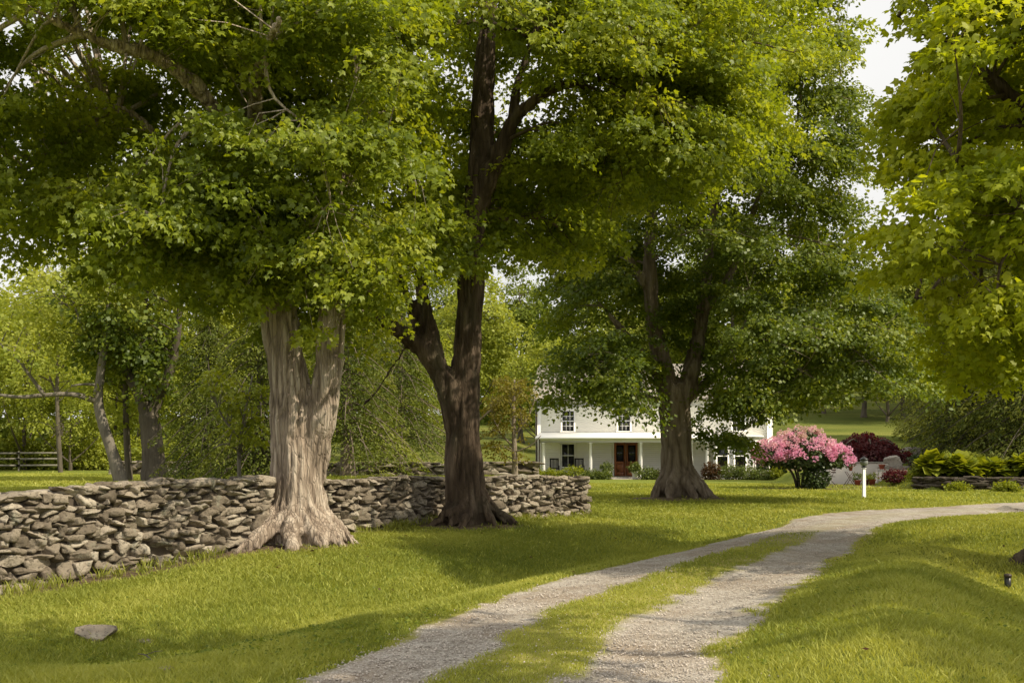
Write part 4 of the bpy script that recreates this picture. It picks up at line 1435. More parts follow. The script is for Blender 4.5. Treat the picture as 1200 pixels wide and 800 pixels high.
b = gbase(144, 38)
tb = [limb([(145, 575, 38), (133, 535, 38), (122, 500, 38), (115, 470, 38), (119, 430, 38), (126, 385, 38), (127, 340, 38), (120, 290, 38)], [.3, .22, .2, .18, .15, .12, .09, .05]),
      limb([(115, 470, 38), (85, 462, 37.6), (50, 463, 37.2), (20, 465, 36.8), (-30, 458, 36.4)], [.13, .1, .08, .07, .04]),
      limb([(52, 463, 37.2), (35, 440, 37), (15, 415, 36.8), (-10, 398, 36.6)], [.08, .06, .05, .03]),
      limb([(117, 452, 38), (100, 450, 37.6), (83, 452, 37.4)], [.06, .05, .03]),
      limb([(121, 420, 38), (100, 390, 38.4), (85, 350, 38.8)], [.1, .07, .04])]
small_tree('leaning_tree', b, tb, [(95, 350, 38.5, 90, 70, 2.6), (150, 330, 39, 70, 60, 2.4), (20, 400, 37, 60, 40, 1.6)], 150, 46, .16, .7, (M['bark_pale'], M['leaf_wood2']), 'slim leaning tree with pale bare upper trunk and a level branch, behind the left wall', 71)
b = gbase(181, 39)
tb = [limb([(182, 575, 39), (180, 540, 39), (177, 505, 39), (174, 485, 39)], [.62, .44, .4, .38]),
      limb([(174, 490, 39), (163, 460, 39), (148, 435, 39.2), (136, 405, 39.4), (128, 370, 39.6)], [.28, .24, .2, .16, .08]),
      limb([(176, 490, 39), (186, 465, 39), (200, 430, 38.8), (208, 390, 38.6), (212, 340, 38.4)], [.26, .22, .18, .14, .07]),
      limb([(175, 488, 39), (172, 450, 39.5), (170, 400, 40), (172, 340, 40.4)], [.2, .16, .12, .06])]
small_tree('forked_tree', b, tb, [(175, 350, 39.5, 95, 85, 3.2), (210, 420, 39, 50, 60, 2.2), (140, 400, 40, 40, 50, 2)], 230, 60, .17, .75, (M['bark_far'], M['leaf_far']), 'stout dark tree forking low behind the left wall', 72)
for (u, Y, h_, lab) in ((153, 40, 0, 'thin straight dark tree close beside the leaning pale tree'), (73, 58, 1, 'slender tree standing in front of the rail fence')):
    b = gbase(u, Y)
    tb = [limb([(u, 580, Y), (u - 4, 520, Y), (u - 6, 460, Y), (u - 4, 400, Y), (u + 4, 330, Y)], [.15, .13, .11, .09, .04]),
          limb([(u - 6, 465, Y), (u - 22, 420, Y), (u - 30, 370, Y)], [.07, .05, .03]),
          limb([(u - 5, 440, Y), (u + 14, 400, Y), (u + 20, 350, Y)], [.07, .05, .03])]
    small_tree('slender_tree', b, tb, [(u, 370, Y, 50, 80, 2.2), (u - 8, 450, Y, 45, 50, 2.2)], 110, 50, .17, .6, (M['bark_far'], M['leaf_wood2']), lab, 73 + h_)
b = gbase(282, 27)
tb = [limb([(283, 590, 27), (280, 540, 27), (284, 500, 27), (290, 470, 27), (296, 440, 27)], [.06, .05, .04, .03, .02]),
      limb([(282, 515, 27), (262, 490, 26.8), (250, 465, 26.6)], [.035, .025, .015]),
      limb([(285, 500, 27), (300, 485, 27), (312, 470, 27)], [.03, .02, .012]),
      limb([(283, 530, 27), (265, 520, 26.6), (250, 525, 26.4)], [.03, .02, .012])]
small_tree('sapling', b, tb, [(262, 455, 26.8, 24, 30, .6), (290, 505, 26.8, 26, 18, .5), (300, 470, 27, 18, 30, .5)], 55, 26, .11, .26, (M['bark_pale'], M['leaf_bright']), 'twiggy sapling with bright new leaves just left of the double-trunk maple', 76, n2=40)
b = gbase(604, 46)
tb = [limb([(604, 570, 46), (603, 530, 46), (602, 490, 46), (603, 445, 46)], [.16, .12, .09, .04]),
      limb([(603, 525, 46), (585, 505, 46), (575, 480, 46)], [.05, .04, .02]),
      limb([(602, 510, 46), (618, 490, 46), (628, 465, 46)], [.05, .04, .02]),
      limb([(602, 530, 46), (622, 522, 45.6), (634, 510, 45.4)], [.04, .03, .015])]
small_tree('young_tree', b, tb, [(600, 475, 46, 32, 38, 1.3), (600, 515, 46, 36, 22, 1.3)], 120, 30, .12, .4, (M['bark3'], M['leaf_yellow']), 'young tree with bronze yellow leaves left of the white farmhouse', 77, gap=.4)

# far wood that closes the view: one mass
Cw, Rw = [], []
for k in range(150):
    x = -190 + 380 * (k + rng.random()) / 150
    y = rng.uniform(140, 175)
    hh = rng.uniform(8, 13) * (1 if x < 40 else .9)
    zb = hz1(x, y)
    for q in range(2):
        Cw.append((x + rng.normal() * 2, y + rng.normal() * 2, zb + hh * (.4 + .55 * q)))
        Rw.append((rng.uniform(3.5, 6), rng.uniform(3, 5), hh * .5))
P, O = sample_env(np.array(Cw), np.array(Rw), 4200, 91, .3, .1, gap_scale=.15)
LP, A, Nn, sz_, ci = clump_leaves(P, 1.9 * (.6 + .8 * rng.random(len(P))), 40, .75, .45, .3, O, .8)
cl = rng.random(len(P))
o = leaf_mesh('woodland', LP, A, Nn, sz_, np.clip(cl[ci] * .5 + rng.random(len(ci)) * .5, 0, 1), M['leaf_wood'], None, (0, 0, 0), 'kite')
tag(o, 'distant mass of green woodland closing the view on the hill', 'woodland', kind='stuff')


# ------------------------------------------------------------------ shrubs and garden plants
def shrub(name, loc, rx, ry, h, leaf, n_cl, per, mat, label, seed, cat='shrub', group=None, flat=.7, stems=5, bottom=.1, kind='kite', cr=.22, stem_mat=None):
    root = empty(name, loc, label, cat, group)
    mb = MB()
    rs = np.random.default_rng(seed)
    for k in range(stems):
        a = k * 2.4
        d = np.array([math.cos(a) * rx, math.sin(a) * ry, 0]) * rs.uniform(.2, .6)
        mb.tube(smooth_path([(d[0] * .1, d[1] * .1, -.05), d * .5 + np.array([0, 0, h * .35]), d + np.array([0, 0, h * .75])], 6), np.linspace(.02, .008, 6), 4, False, a=.3)
    mb.build('stem', stem_mat or M['bark_far'], root, True)
    C = np.array([(0, 0, h * .5)])
    R = np.array([(rx, ry, h * .52)])
    P, O = sample_env(C, R, n_cl, seed, .18, .5)
    P[:, 2] = np.maximum(P[:, 2], h * bottom)
    LP, A, Nn, sz_, ci = clump_leaves(P, cr * (.6 + .8 * rng.random(len(P))), per, leaf, flat, .1, O, .8)
    A[:, 2] += .5
    LP[:, 2] = np.maximum(LP[:, 2], .02)
    cl = rng.random(len(P))
    leaf_mesh('foliage', LP, A, Nn, sz_, np.clip(cl[ci] * .5 + rng.random(len(ci)) * .5, 0, 1), mat, root, (0, 0, 0), kind)
    return root


# ------------------------------------------------------------------ farmhouse
TH = math.radians(-8)
HX, HY = 1.56, 65.2
ct, st = math.cos(TH), math.sin(TH)


def hw_(x, y, z=0.0):
    """house-local to world"""
    return (HX + x * ct - y * st, HY + x * st + y * ct, z)


house = empty('farmhouse', (HX, HY, -.02), 'white clapboard farmhouse with a columned porch beyond the lawn', 'house', rz=TH)
LEN, DEP, EAVE, RIDGE = 15.1, 8.2, 5.05, 7.6
wb = MB()
wb.box(0.02, LEN - .02, .03, DEP - .02, -.3, EAVE, a=.5)


def clap(mb, x0, x1, z0, z1, y, n_dir=-1, e=.13):
    z = z0
    while z < z1:
        zz = min(z + e, z1)
        mb.add([(x0, y + n_dir * .022, z), (x1, y + n_dir * .022, z), (x1, y + n_dir * .004, zz), (x0, y + n_dir * .004, zz), (x0, y, z), (x1, y, z)],
               [(0, 1, 2, 3), (4, 5, 1, 0)], a=rng.random())
        z += e


clap(wb, .3, LEN - .3, -.1, 4.65, .03)
# gable ends with clapboards
for x, sg in ((0.02, -1), (LEN - .02, 1)):
    z = -.1
    while z < RIDGE - .25:
        k = max(0, (z - EAVE) / (RIDGE - EAVE))
        y0, y1 = DEP / 2 * k + .05, DEP - DEP / 2 * k - .05
        wb.add([(x + sg * .022, y0, z), (x + sg * .022, y1, z), (x + sg * .004, y1, z + .13), (x + sg * .004, y0, z + .13)], [(0, 1, 2, 3)], a=rng.random())
        z += .13
wb.add([(0.02, .03, EAVE), (0.02, DEP - .02, EAVE), (0.02, DEP / 2, RIDGE - .1), (LEN - .02, .03, EAVE), (LEN - .02, DEP - .02, EAVE), (LEN - .02, DEP / 2, RIDGE - .1)], tris=[(0, 1, 2), (3, 5, 4)], a=.5)
wb.build('wall', M['white'], house)
tr = MB()
for x in (-.02, LEN - .34):
    tr.bbox(x, x + .36, -.03, .12, -.2, 4.62)
    tr.bbox(x - .03, x + .39, -.06, .13, 4.5, 4.66)
    tr.build('corner_board', M['trim'], house)
    tr = MB()
fz = MB()
fz.bbox(-.03, LEN + .03, -.04, .1, 4.665, 5.02)
fz.bbox(-.2, LEN + .2, -.3, .1, 5.02, 5.12)
fz.build('frieze', M['trim'], house)
rf = MB()
ov = .34
for sg in (0, 1):
    y_e, y_r = (-ov, DEP / 2) if sg == 0 else (DEP + ov, DEP / 2)
    n = 26
    for q in range(n):
        t0, t1_ = q / n, (q + 1) / n
        z0 = 5.12 + (RIDGE - 5.0) * t0
        z1 = 5.12 + (RIDGE - 5.0) * t1_
        ya, yb = y_e + (y_r - y_e) * t0, y_e + (y_r - y_e) * t1_
        rf.add([(-.3, ya, z0 + .03), (LEN + .3, ya, z0 + .03), (LEN + .3, yb, z1 + .005), (-.3, yb, z1 + .005), (-.3, ya, z0 - .03), (LEN + .3, ya, z0 - .03)], [(0, 1, 2, 3), (4, 5, 1, 0)], a=rng.random())
rf.add([(-.3, -ov, 5.1), (-.3, DEP / 2, RIDGE + .08), (-.3, DEP / 2, RIDGE - .12), (-.3, -ov, 4.98)], [(0, 1, 2, 3)], a=.2)
rf.add([(-.3, DEP + ov, 5.1), (-.3, DEP / 2, RIDGE + .08), (-.3, DEP / 2, RIDGE - .12), (-.3, DEP + ov, 4.98)], [(0, 1, 2, 3)], a=.2)
roof = rf.build('roof', M['roof'], house)
ch = MB()
ch.bbox(11.2, 12.0, DEP / 2 - .35, DEP / 2 + .35, RIDGE - .5, RIDGE + 1.1, .02)
ch.bbox(11.13, 12.07, DEP / 2 - .42, DEP / 2 + .42, RIDGE + 1.1, RIDGE + 1.2, .02)
gm = MB()
gm.bbox(-.3, LEN + .3, -ov - .1, -ov + .0, 5.03, 5.14, .03)
gm.build('gutter', M['gutter'], house)
ds = MB()
ds.tube(smooth_path([(.06, -ov - .05, 5.03), (.06, -.2, 4.8), (.06, -.1, 4.6), (.06, -.1, .1)], 14), .05, 8)
ds.build('downspout', M['gutter'], house)


def window(x, z0, z1, w, y=.0, cols=3, rows=2, ang=None, tall=False):
    """a double-hung sash: trim frame, panes and muntins, as a part of the house"""
    fr = MB()
    t = .11
    fr.bbox(x - w / 2 - t, x - w / 2, y - .07, y + .03, z0 - .02, z1 + t)
    fr.bbox(x + w / 2, x + w / 2 + t, y - .07, y + .03, z0 - .02, z1 + t)
    fr.bbox(x - w / 2 - t - .04, x + w / 2 + t + .04, y - .09, y + .03, z1, z1 + t + .03)
    fr.bbox(x - w / 2 - t - .05, x + w / 2 + t + .05, y - .12, y + .03, z0 - .08, z0 - .01)
    zm = (z0 + z1) / 2
    fr.bbox(x - w / 2, x + w / 2, y - .055, y + .01, zm - .03, zm + .03)
    for s0, s1 in ((z0, zm), (zm, z1)):
        for k in range(1, cols):
            xx = x - w / 2 + w * k / cols
            fr.box(xx - .014, xx + .014, y - .045, y + .0, s0 + .01, s1 - .01, .8)
        for k in range(1, rows):
            zz = s0 + (s1 - s0) * k / rows
            fr.box(x - w / 2, x + w / 2, y - .043, y + .0, zz - .014, zz + .014, .8)
    pn = MB().box(x - w / 2, x + w / 2, y - .036, y - .026, z0 - .01, z1, .5)
    if ang is not None:
        fr.xf(ang)
        pn.xf(ang)
    f_ = fr.build('window', M['trim'], house)
    pn.build('pane', M['glass'], f_)


for x in (2.12, 5.75, 9.4, 13.0):
    window(x, 3.08, 4.36, .74)
for x, cl_ in ((2.12, 2), (9.5, 2)):
    window(x, .75, 2.2, .78, cols=cl_, rows=1)
# porch
PX0, PX1, PD = .5, 11.1, 2.3
pm = MB().bbox(PX0, PX1, -PD, -.03, .02, .14, .02)
pm.build('porch_floor', M['deck'], house)
pm = MB()
pm.add([(PX0 - .25, -PD - .25, 2.62), (PX1 + .25, -PD - .25, 2.62), (PX1 + .25, -.02, 2.98), (PX0 - .25, -.02, 2.98), (PX0 - .25, -PD - .25, 2.52), (PX1 + .25, -PD - .25, 2.52), (PX1 + .25, -.02, 2.6), (PX0 - .25, -.02, 2.6)],
       [(0, 1, 2, 3), (4, 7, 6, 5), (0, 4, 5, 1), (1, 5, 6, 2), (3, 7, 4, 0)], a=.5)
pm.build('porch_roof', M['trim'], house)
pm = MB().bbox(PX0, PX1, -PD, -PD + .2, 2.3, 2.515)
pm.bbox(PX0, PX0 + .2, -PD + .2, -.03, 2.3, 2.51)
pm.build('porch_beam', M['trim'], house)
for x in (.75, 3.72, 6.85, 9.95, 10.9):
    c = MB().bbox(x - .12, x + .12, -PD - .02, -PD + .22, .14, .28, .01)
    c.lathe([(.105, .28), (.1, .4), (.1, 1.2), (.085, 2.2), (.11, 2.22), (.11, 2.3)], x, -PD + .1, 14)
    c.build('porch_column', M['trim'], house, True)
ds = MB().tube(smooth_path([(.5, -PD - .2, 2.55), (.5, -PD - .05, 2.4), (.5, -PD - .02, .1)], 10), .04, 8)
ds.build('porch_downspout', M['gutter'], house)
# double front door
dx0, dx1 = 5.1, 6.62
ft_ = MB()
ft_.bbox(dx0 - .14, dx0, -.08, .03, .14, 2.46)
ft_.bbox(dx1, dx1 + .14, -.08, .03, .14, 2.46)
ft_.bbox(dx0 - .18, dx1 + .18, -.1, .03, 2.34, 2.5)
ft_.build('door_frame', M['trim'], house)
for k in (0, 1):
    a0, a1 = dx0 + k * (dx1 - dx0) / 2 + .008, dx0 + (k + 1) * (dx1 - dx0) / 2 - .008
    d = MB()
    d.bbox(a0, a0 + .13, -.05, .02, .15, 2.33)
    d.bbox(a1 - .13, a1, -.05, .02, .15, 2.33)
    for z0, z1 in ((.15, .4), (.95, 1.1), (2.15, 2.33)):
        d.bbox(a0 + .13, a1 - .13, -.048, .02, z0, z1)
    d.bbox(a0 + .13, a1 - .13, -.02, .015, .4, .95, .02)
    do = d.build('door', M['door'], house)
    MB().box(a0 + .13, a1 - .13, -.03, -.018, 1.1, 2.15, .5).build('pane', M['glass'], do)
    hx = a1 - .06 if k == 0 else a0 + .06
    MB().tube([(hx, -.05, 1.05), (hx, -.1, 1.05), (hx, -.12, 1.05)], [.015, .03, .02], 8).build('handle', M['lantern_metal'], do, True)
# bay
bx0, bx1, bd, c45 = 11.35, 14.3, 1.25, .7
bp = [(bx0, -.02), (bx0, -bd), (bx1 - c45 * .75, -bd), (bx1, -bd + c45), (bx1, -.02)]
bm_ = MB()
for (xa, ya), (xb, yb) in zip(bp[:-1], bp[1:]):
    bm_.add([(xa, ya, -.2), (xb, yb, -.2), (xb, yb, 2.52), (xa, ya, 2.52)], [(0, 1, 2, 3)], a=.5)
bay = bm_.build('bay', M['trim'], house)
bt = MB()
for z0, z1, e in ((2.5, 2.62, .08), (2.62, 2.74, .2), (.42, .52, .03)):
    pts = [(bx0 - e, 0), (bx0 - e, -bd - e), (bx1 - c45 * .75 + e * .4, -bd - e), (bx1 + e, -bd + c45 - e * .4), (bx1 + e, 0)]
    V = [(x, y, z0) for x, y in pts] + [(x, y, z1) for x, y in pts]
    n = len(pts)
    bt.add(V, [(k, k + 1, n + k + 1, n + k) for k in range(n - 1)], [(n, n + 1, n + 2), (n, n + 2, n + 3), (n, n + 3, n + 4), (0, 2, 1), (0, 3, 2), (0, 4, 3)], a=.5)
bt.build('bay_cornice', M['trim'], house)
for x in (11.9, 13.0):
    window(x, .62, 2.3, .62, -bd, 1, 1)
cx_, cy_ = bx1 - c45 * .375, -bd + c45 / 2
an = math.atan2(c45, c45 * .75)


def ang(v):
    x, y = v[:, 0], v[:, 1]
    return np.stack([cx_ + x * math.cos(an) - y * math.sin(an), cy_ + x * math.sin(an) + y * math.cos(an), v[:, 2]], 1)


window(0, .62, 2.3, .42, 0, 1, 1, ang)
pw = MB().bbox(.0, 1.6, -PD - .75, -PD - .03, -.1, .08, .02)
pw.xf(lambda v: v + np.array([5.1, 0, 0]))
pw.build('porch_step', M['pale_stone'], house)


# rocking chairs on the porch
def rocker(x, y, lab, rz):
    root = empty('rocking_chair', hw_(x, y, .13), lab, 'chair', 'rocking chairs on the porch', TH + rz)
    b = MB()
    for q in range(6):
        xx = -.22 + .088 * q
        b.bbox(xx - .026, xx + .026, .22, .245, .45, 1.08, .004)
    b.bbox(-.27, .27, .215, .25, 1.08, 1.16, .01)
    b.bbox(-.26, .26, .217, .248, .5, .55, .005)
    b.bbox(-.29, -.25, .21, .26, .06, 1.17)
    b.bbox(.25, .29, .21, .26, .06, 1.17)
    b.build('backrest', M['black'], root)
    s = MB()
    for q in range(6):
        s.bbox(-.27, .27, -.26 + q * .08, -.195 + q * .08, .42, .445, .004)
    s.build('seat', M['black'], root)
    for sx in (-1, 1):
        MB().bbox(sx * .27 - .025, sx * .27 + .025, -.28, -.23, .06, .66).build('leg', M['black'], root)
        MB().bbox(sx * .27 - .045, sx * .27 + .045, -.3, .24, .66, .69).build('armrest', M['black'], root)
        t = np.linspace(-.5, .55, 12)
        MB().tube(np.stack([np.full(12, sx * .27), t, .022 + .18 * t ** 2], 1), .022, 6).build('rocker', M['black'], root)
    return root


rocker(1.35, -1.2, 'black slatted rocking chair at the left end of the porch', PI + .0)
rocker(2.95, -1.15, 'black slatted rocking chair between the porch window and second column', PI - .05)


def potted(x, y, lab):
    root = empty('potted_plant', hw_(x, y, .0), lab, 'planter')
    MB().lathe([(.14, 0), (.16, .03), (.19, .3), (.23, .42), (.25, .44), (.25, .48), (.21, .48), (.2, .42)], 0, 0, 16).build('pot', M['pot'], root, True)
    C = np.array([(0, 0, .72)])
    P, O = sample_env(C, np.array([(.34, .34, .32)]), 40, 5, .1, .6)
    LP, A, Nn, sz_, ci = clump_leaves(P, np.full(40, .14), 14, .11, .7, .1, O, .8)
    leaf_mesh('foliage', LP, A, Nn, sz_, rng.random(len(ci)), M['leaf_shrub'], root, (0, 0, 0))
    MB().tube([(0, 0, .4), (0, 0, .6)], .02, 6).build('stem', M['bark_far'], root, True)


potted(4.75, -PD - .35, 'white urn planter with leafy plant left of the front door')
potted(6.5, -PD - .4, 'white urn planter with leafy plant right of the front door')

# foundation planting
k = 0
for x, y, rx, h, mat, lab in ((.2, -3.2, .7, .5, 'leaf_bright', 'yellow-green perennial clump at the left corner of the porch'),
                              (1.3, -3.3, .75, .55, 'leaf_bright', 'bright perennial clump before the first rocking chair'),
                              (2.7, -3.3, .8, .75, 'leaf_bright', 'tall bright perennial clump between the first two columns'),
                              (3.9, -3.2, .6, .5, 'leaf_shrub', 'grey-green perennial clump before the second column'),
                              (4.5, -3.5, .5, .4, 'leaf_shrub', 'low grey-green clump at the foot of the left urn'),
                              (7.4, -3.4, .65, .65, 'leaf_shrub', 'spiky green clump right of the front step'),
                              (8.4, -3.3, .5, .6, 'leaf_barberry', 'reddish clump between the front step and the broad maple'),
                              (11.1, -3.6, .45, 1.0, 'leaf_barberry', 'rusty brown shrub right of the broad maple trunk'),
                              (12.0, -3.3, .75, .85, 'leaf_shrub', 'rounded green shrub under the left bay window'),
                              (13.2, -3.3, .75, .8, 'leaf_shrub', 'rounded green shrub under the middle of the bay'),
                              (14.1, -3.6, .6, .65, 'leaf_shrub', 'small green shrub before the right side of the bay'),
                              (14.9, -2.8, .75, 1.35, 'leaf_barberry', 'dark reddish barberry shrub beside the bay'),
                              (15.0, -4.3, .42, .5, 'leaf_bright', 'yellow-green ball shrub in front of the barberry'),
                              (17.6, -7.5, .5, .45, 'leaf_bright', 'small yellow-green clump at the edge of the rhododendron bed')):
    k += 1
    p = hw_(x, y)
    shrub('shrub', (p[0], p[1], hz1(p[0], p[1])), rx, rx * .8, h, .1, 70, 24, M[mat], lab, 300 + k)

# ------------------------------------------------------------------ rhododendron
rb = gbase(938, 45)
rh = empty('rhododendron', rb, 'tree-form rhododendron covered in pink blossoms beside the house', 'shrub')
cz = 1.75
mb = MB()
for q in range(8):
    a = q * 2.4
    d = np.array([math.cos(a), math.sin(a) * .8, 0])
    mb.tube(smooth_path([d * .15 + np.array([0, 0, -.05]), d * .35 + np.array([0, 0, .6]), d * .8 + np.array([0, 0, 1.2]), d * 1.3 + np.array([0, 0, 1.7])], 10), np.linspace(.06, .02, 10), 6, False, a=.3)
mb.build('stem', M['bark_far'], rh, True)
C = np.array([(0.05, 0, 1.55), (-.9, 0, 1.5), (1.05, 0, 1.35), (.1, 0, 1.95)])
R = np.array([(1.5, 1.5, .85), (1.1, 1.1, .7), (1.15, 1.1, .6), (1.0, 1.0, .75)])
P, O = sample_env(C, R, 520, 7, .1, .2)
P = P[P[:, 2] > 1.0]
LP, A, Nn, sz_, ci = clump_leaves(P, np.full(len(P), .2), 12, .15, .7, .1, None, .8)
leaf_mesh('foliage', LP, A, Nn, sz_, rng.random(len(ci)), M['leaf_dark'], rh, (0, 0, 0))
n = 950
kx = rng.choice(4, n)
d = rng.normal(size=(n, 3))
d[:, 2] = np.abs(d[:, 2]) * .9 - .25
d /= np.linalg.norm(d, axis=1)[:, None]
Pb = C[kx] + d * R[kx] * 1.06
Pb = Pb[np.min(np.linalg.norm((Pb[:, None] - C[None]) / R[None], axis=2), axis=1) > .95]
Pb = Pb + rng.normal(size=Pb.shape) * .07
Pb = Pb[(Pb[:, 2] > .95) & (vnoise(Pb * 2.6, 4) > .3)]
per = 26
ci = np.repeat(np.arange(len(Pb)), per)
dd = rng.normal(size=(len(ci), 3))
dd /= np.linalg.norm(dd, axis=1)[:, None]
LP = Pb[ci] + dd * .085
topf = np.clip((Pb[:, 2] - 1.5) / 1.1, 0, 1)
cl = np.clip(.85 - topf * .95 * rng.random(len(Pb)) ** .45 - .2 * rng.random(len(Pb)), 0, 1)
leaf_mesh('blossoms', LP, dd + rng.normal(size=dd.shape) * .5, rng.normal(size=dd.shape), .085 * (.7 + .6 * rng.random(len(ci))), np.clip(cl[ci] + .2 * (rng.random(len(ci)) - .5), 0, 1), M['petal'], rh, (0, 0, 0))
p = gbase(955, 44.3)
shrub('shrub', p, .55, .55, 1.1, .12, 70, 22, M['leaf_dark'], 'dark green broadleaf shrub under the right side of the pink rhododendron', 341)
p = gbase(866, 47)

# ------------------------------------------------------------------ patio corner
PY = 50.0
pwall = empty('patio_wall', (17.2, PY, 0), 'pale stucco retaining wall behind the patio furniture', 'wall')
m = MB().bbox(-2.2, 1.7, 0, .3, -.2, 1.12, .02)
m.build('wall_face', M['stucco'], pwall)
m = MB().bbox(-2.25, 1.75, -.05, .35, 1.122, 1.18, .015)
m.build('coping', M['pale_stone'], pwall)
# patio paving and planting beds
m = MB().bbox(15.2, 19.6, 46.5, 49.95, -.1, .045, .01)
pv_ = m.build('patio', M['pale_stone'])
tag(pv_, None, None, kind='structure')
# weeping red maple
b = at(1016, 530, 52.5)
b[2] = hz1(b[0], b[1])
jm = empty('japanese_maple', b, 'mounded weeping maple with maroon leaves above the patio wall', 'tree')
jm.scale = (1.25, 1.2, 1.2)
mb = MB()
limbs = []
for q in range(7):
    a = q * .9
    d = np.array([math.cos(a), math.sin(a), 0])
    Pq = smooth_path([(0, 0, -.1), d * .15 + np.array([0, 0, .5]), d * .7 + np.array([0, 0, 1.1]), d * 1.2 + np.array([0, 0, .9])], 12)
    limbs.append((Pq, np.linspace(.08, .02, 12)))
    mb.tube(Pq, limbs[-1][1], 6, False, a=.3)
mb.build('trunk', M['bark_far'], jm, True)
P, O = sample_env(np.array([(0, 0, .55), (0, 0, .75), (-.6, 0, .45), (.65, 0, .45)]), np.array([(1.35, 1.2, .7), (.95, .9, .75), (1.0, 1, .5), (1.0, 1, .5)]), 330, 5, .2, .1)
P = P[P[:, 2] > .05]
LP, A, Nn, sz_, ci = clump_leaves(P, np.full(len(P), .26), 60, .085, .3, .7, O * 1.4, .7)
A[:, 2] -= .6
leaf_mesh('crown', LP, A, Nn, sz_, np.clip(rng.random(len(P))[ci] * .5 + .5 * rng.random(len(ci)), 0, 1), M['leaf_red'], jm, (0, 0, 0), 'needle' if False else 'kite')


def rock(name, u, v, Y, L, H, D, mat, lab, cat='boulder', rz=0.0, z=None, cuts=7):
    p = at(u, v, Y)
    p[2] = hz1(p[0], p[1]) if z is None else z
    o = mesh_np(name, stone(L, H, D, .45, cuts) + np.array([0, 0, H * .3]), [CQ], mat, None, {'rnd': np.full(len(CV), rng.random())}, True, p)
    o.rotation_euler.z = rz
    tag(o, lab, cat)
    return o


rock('boulder', 1068, 534, 53.5, 2.4, 1.15, 1.6, M['pale_stone'], 'long grey boulder on the terrace right of the maroon maple')
rock('boulder', 1037, 550, 49.6, .7, .9, .6, M['pale_stone'], 'upright tan stone at the right end of the patio wall')
rock('boulder', 1046, 540, 50.8, 1.0, .6, .7, M['pale_stone'], 'squat pale stone under the right side of the maroon maple')
# stone steps climbing to the terrace
sx, sy = (1056 - 600) / F * 49, 48.2
for q in range(5):
    o = MB().bbox(-.85, .85, 0, .55, -.3, .18, .03).build('stone_step', M['tan_stone'] if q in (3,) else M['stone_dark' if q % 2 else 'pale_stone'], None, False, (sx + .05 * q, sy + q * .52, .02 + q * .19))  # slab colours differ: pale, dark brown and one tan
    tag(o, ['lowest dark', 'second dark', 'middle', 'tan', 'topmost'][q] + ' slab of the stone steps right of the patio', 'step', 'stone steps by the patio')
stone_wall([(20.2, 48.8), (20.4, 50.8), (21.6, 51.4)], lambda s: 1.05, 'short stacked stone wall holding the bank right of the patio steps', hs=(.12, .22), ls=(.3, .6), mat='stone_dark', thick=.5)
stone_wall([(17.7, 43.6), (18.6, 42.5), (22, 42.2), (26, 41.6), (31, 41)], lambda s: .55, 'low dark stacked stone wall along the front of the green bed at right', hs=(.08, .15), ls=(.3, .7), mat='stone_dark', thick=.45, base_big=False)


# bistro set
def chair(u, v, Y, rz, lab):
    p = at(u, v, Y)
    root = empty('bistro_chair', (p[0], p[1], .045), lab, 'chair', rz=rz)
    s = MB()
    for q in range(6):
        s.bbox(-.21, .21, -.2 + q * .068, -.15 + q * .068, .44, .46, .004)
    s.build('seat', M['iron'], root)
    b = MB()
    for z in (.62, .74, .86):
        b.bbox(-.21, .21, .2, .218, z, z + .06, .004)
    b.build('backrest', M['iron'], root)
    for sx_ in (-1, 1):
        MB().tube([(sx_ * .22, -.22, 0), (sx_ * .22, .0, .42), (sx_ * .22, .22, .94)], .012, 6).build('leg', M['iron'], root)
        MB().tube([(sx_ * .2, .24, 0), (sx_ * .2, -.18, .44)], .012, 6).build('leg', M['iron'], root)


chair(972, 562, 47.6, -PI / 2 + .2, 'rusty slatted bistro chair left of the small patio table')
p = at(996, 562, 47.4)
tb_ = empty('bistro_table', (p[0], p[1], .045), 'small round iron bistro table by the patio wall', 'table')
MB().lathe([(.01, .7), (.3, .7), (.31, .71), (.3, .725), (.01, .725)], 0, 0, 20).build('tabletop', M['iron'], tb_)
for sx_ in (-1, 1):
    MB().tube([(sx_ * .26, -.16, 0), (-sx_ * .2, -.12, .7)], .014, 6).build('leg', M['iron'], tb_)
    MB().tube([(sx_ * .26, .16, 0), (-sx_ * .2, .12, .7)], .014, 6).build('leg', M['iron'], tb_)


def flowerpot(u, Y, z, r, h, lab, mat='terracotta', plant=None):
    x = (u - 600) / F * Y
    root = empty('flower_pot', (x, Y, z), lab, 'flower pot')
    MB().lathe([(r * .65, 0), (r * .95, h * .82), (r * 1.1, h * .83), (r * 1.1, h), (r * .9, h), (r * .85, h * .85)], 0, 0, 14).build('pot', M[mat], root, True)
    if plant:
        P, O = sample_env(np.array([(0, 0, h + .15)]), np.array([(r * 1.4, r * 1.4, .2)]), 18, 4, .1, .6)
        LP, A, Nn, sz_, ci = clump_leaves(P, np.full(18, .1), 10, .08, .7, .1, O, .8)
        leaf_mesh('foliage', LP, A, Nn, sz_, rng.random(len(ci)), M[plant], root, (0, 0, 0))


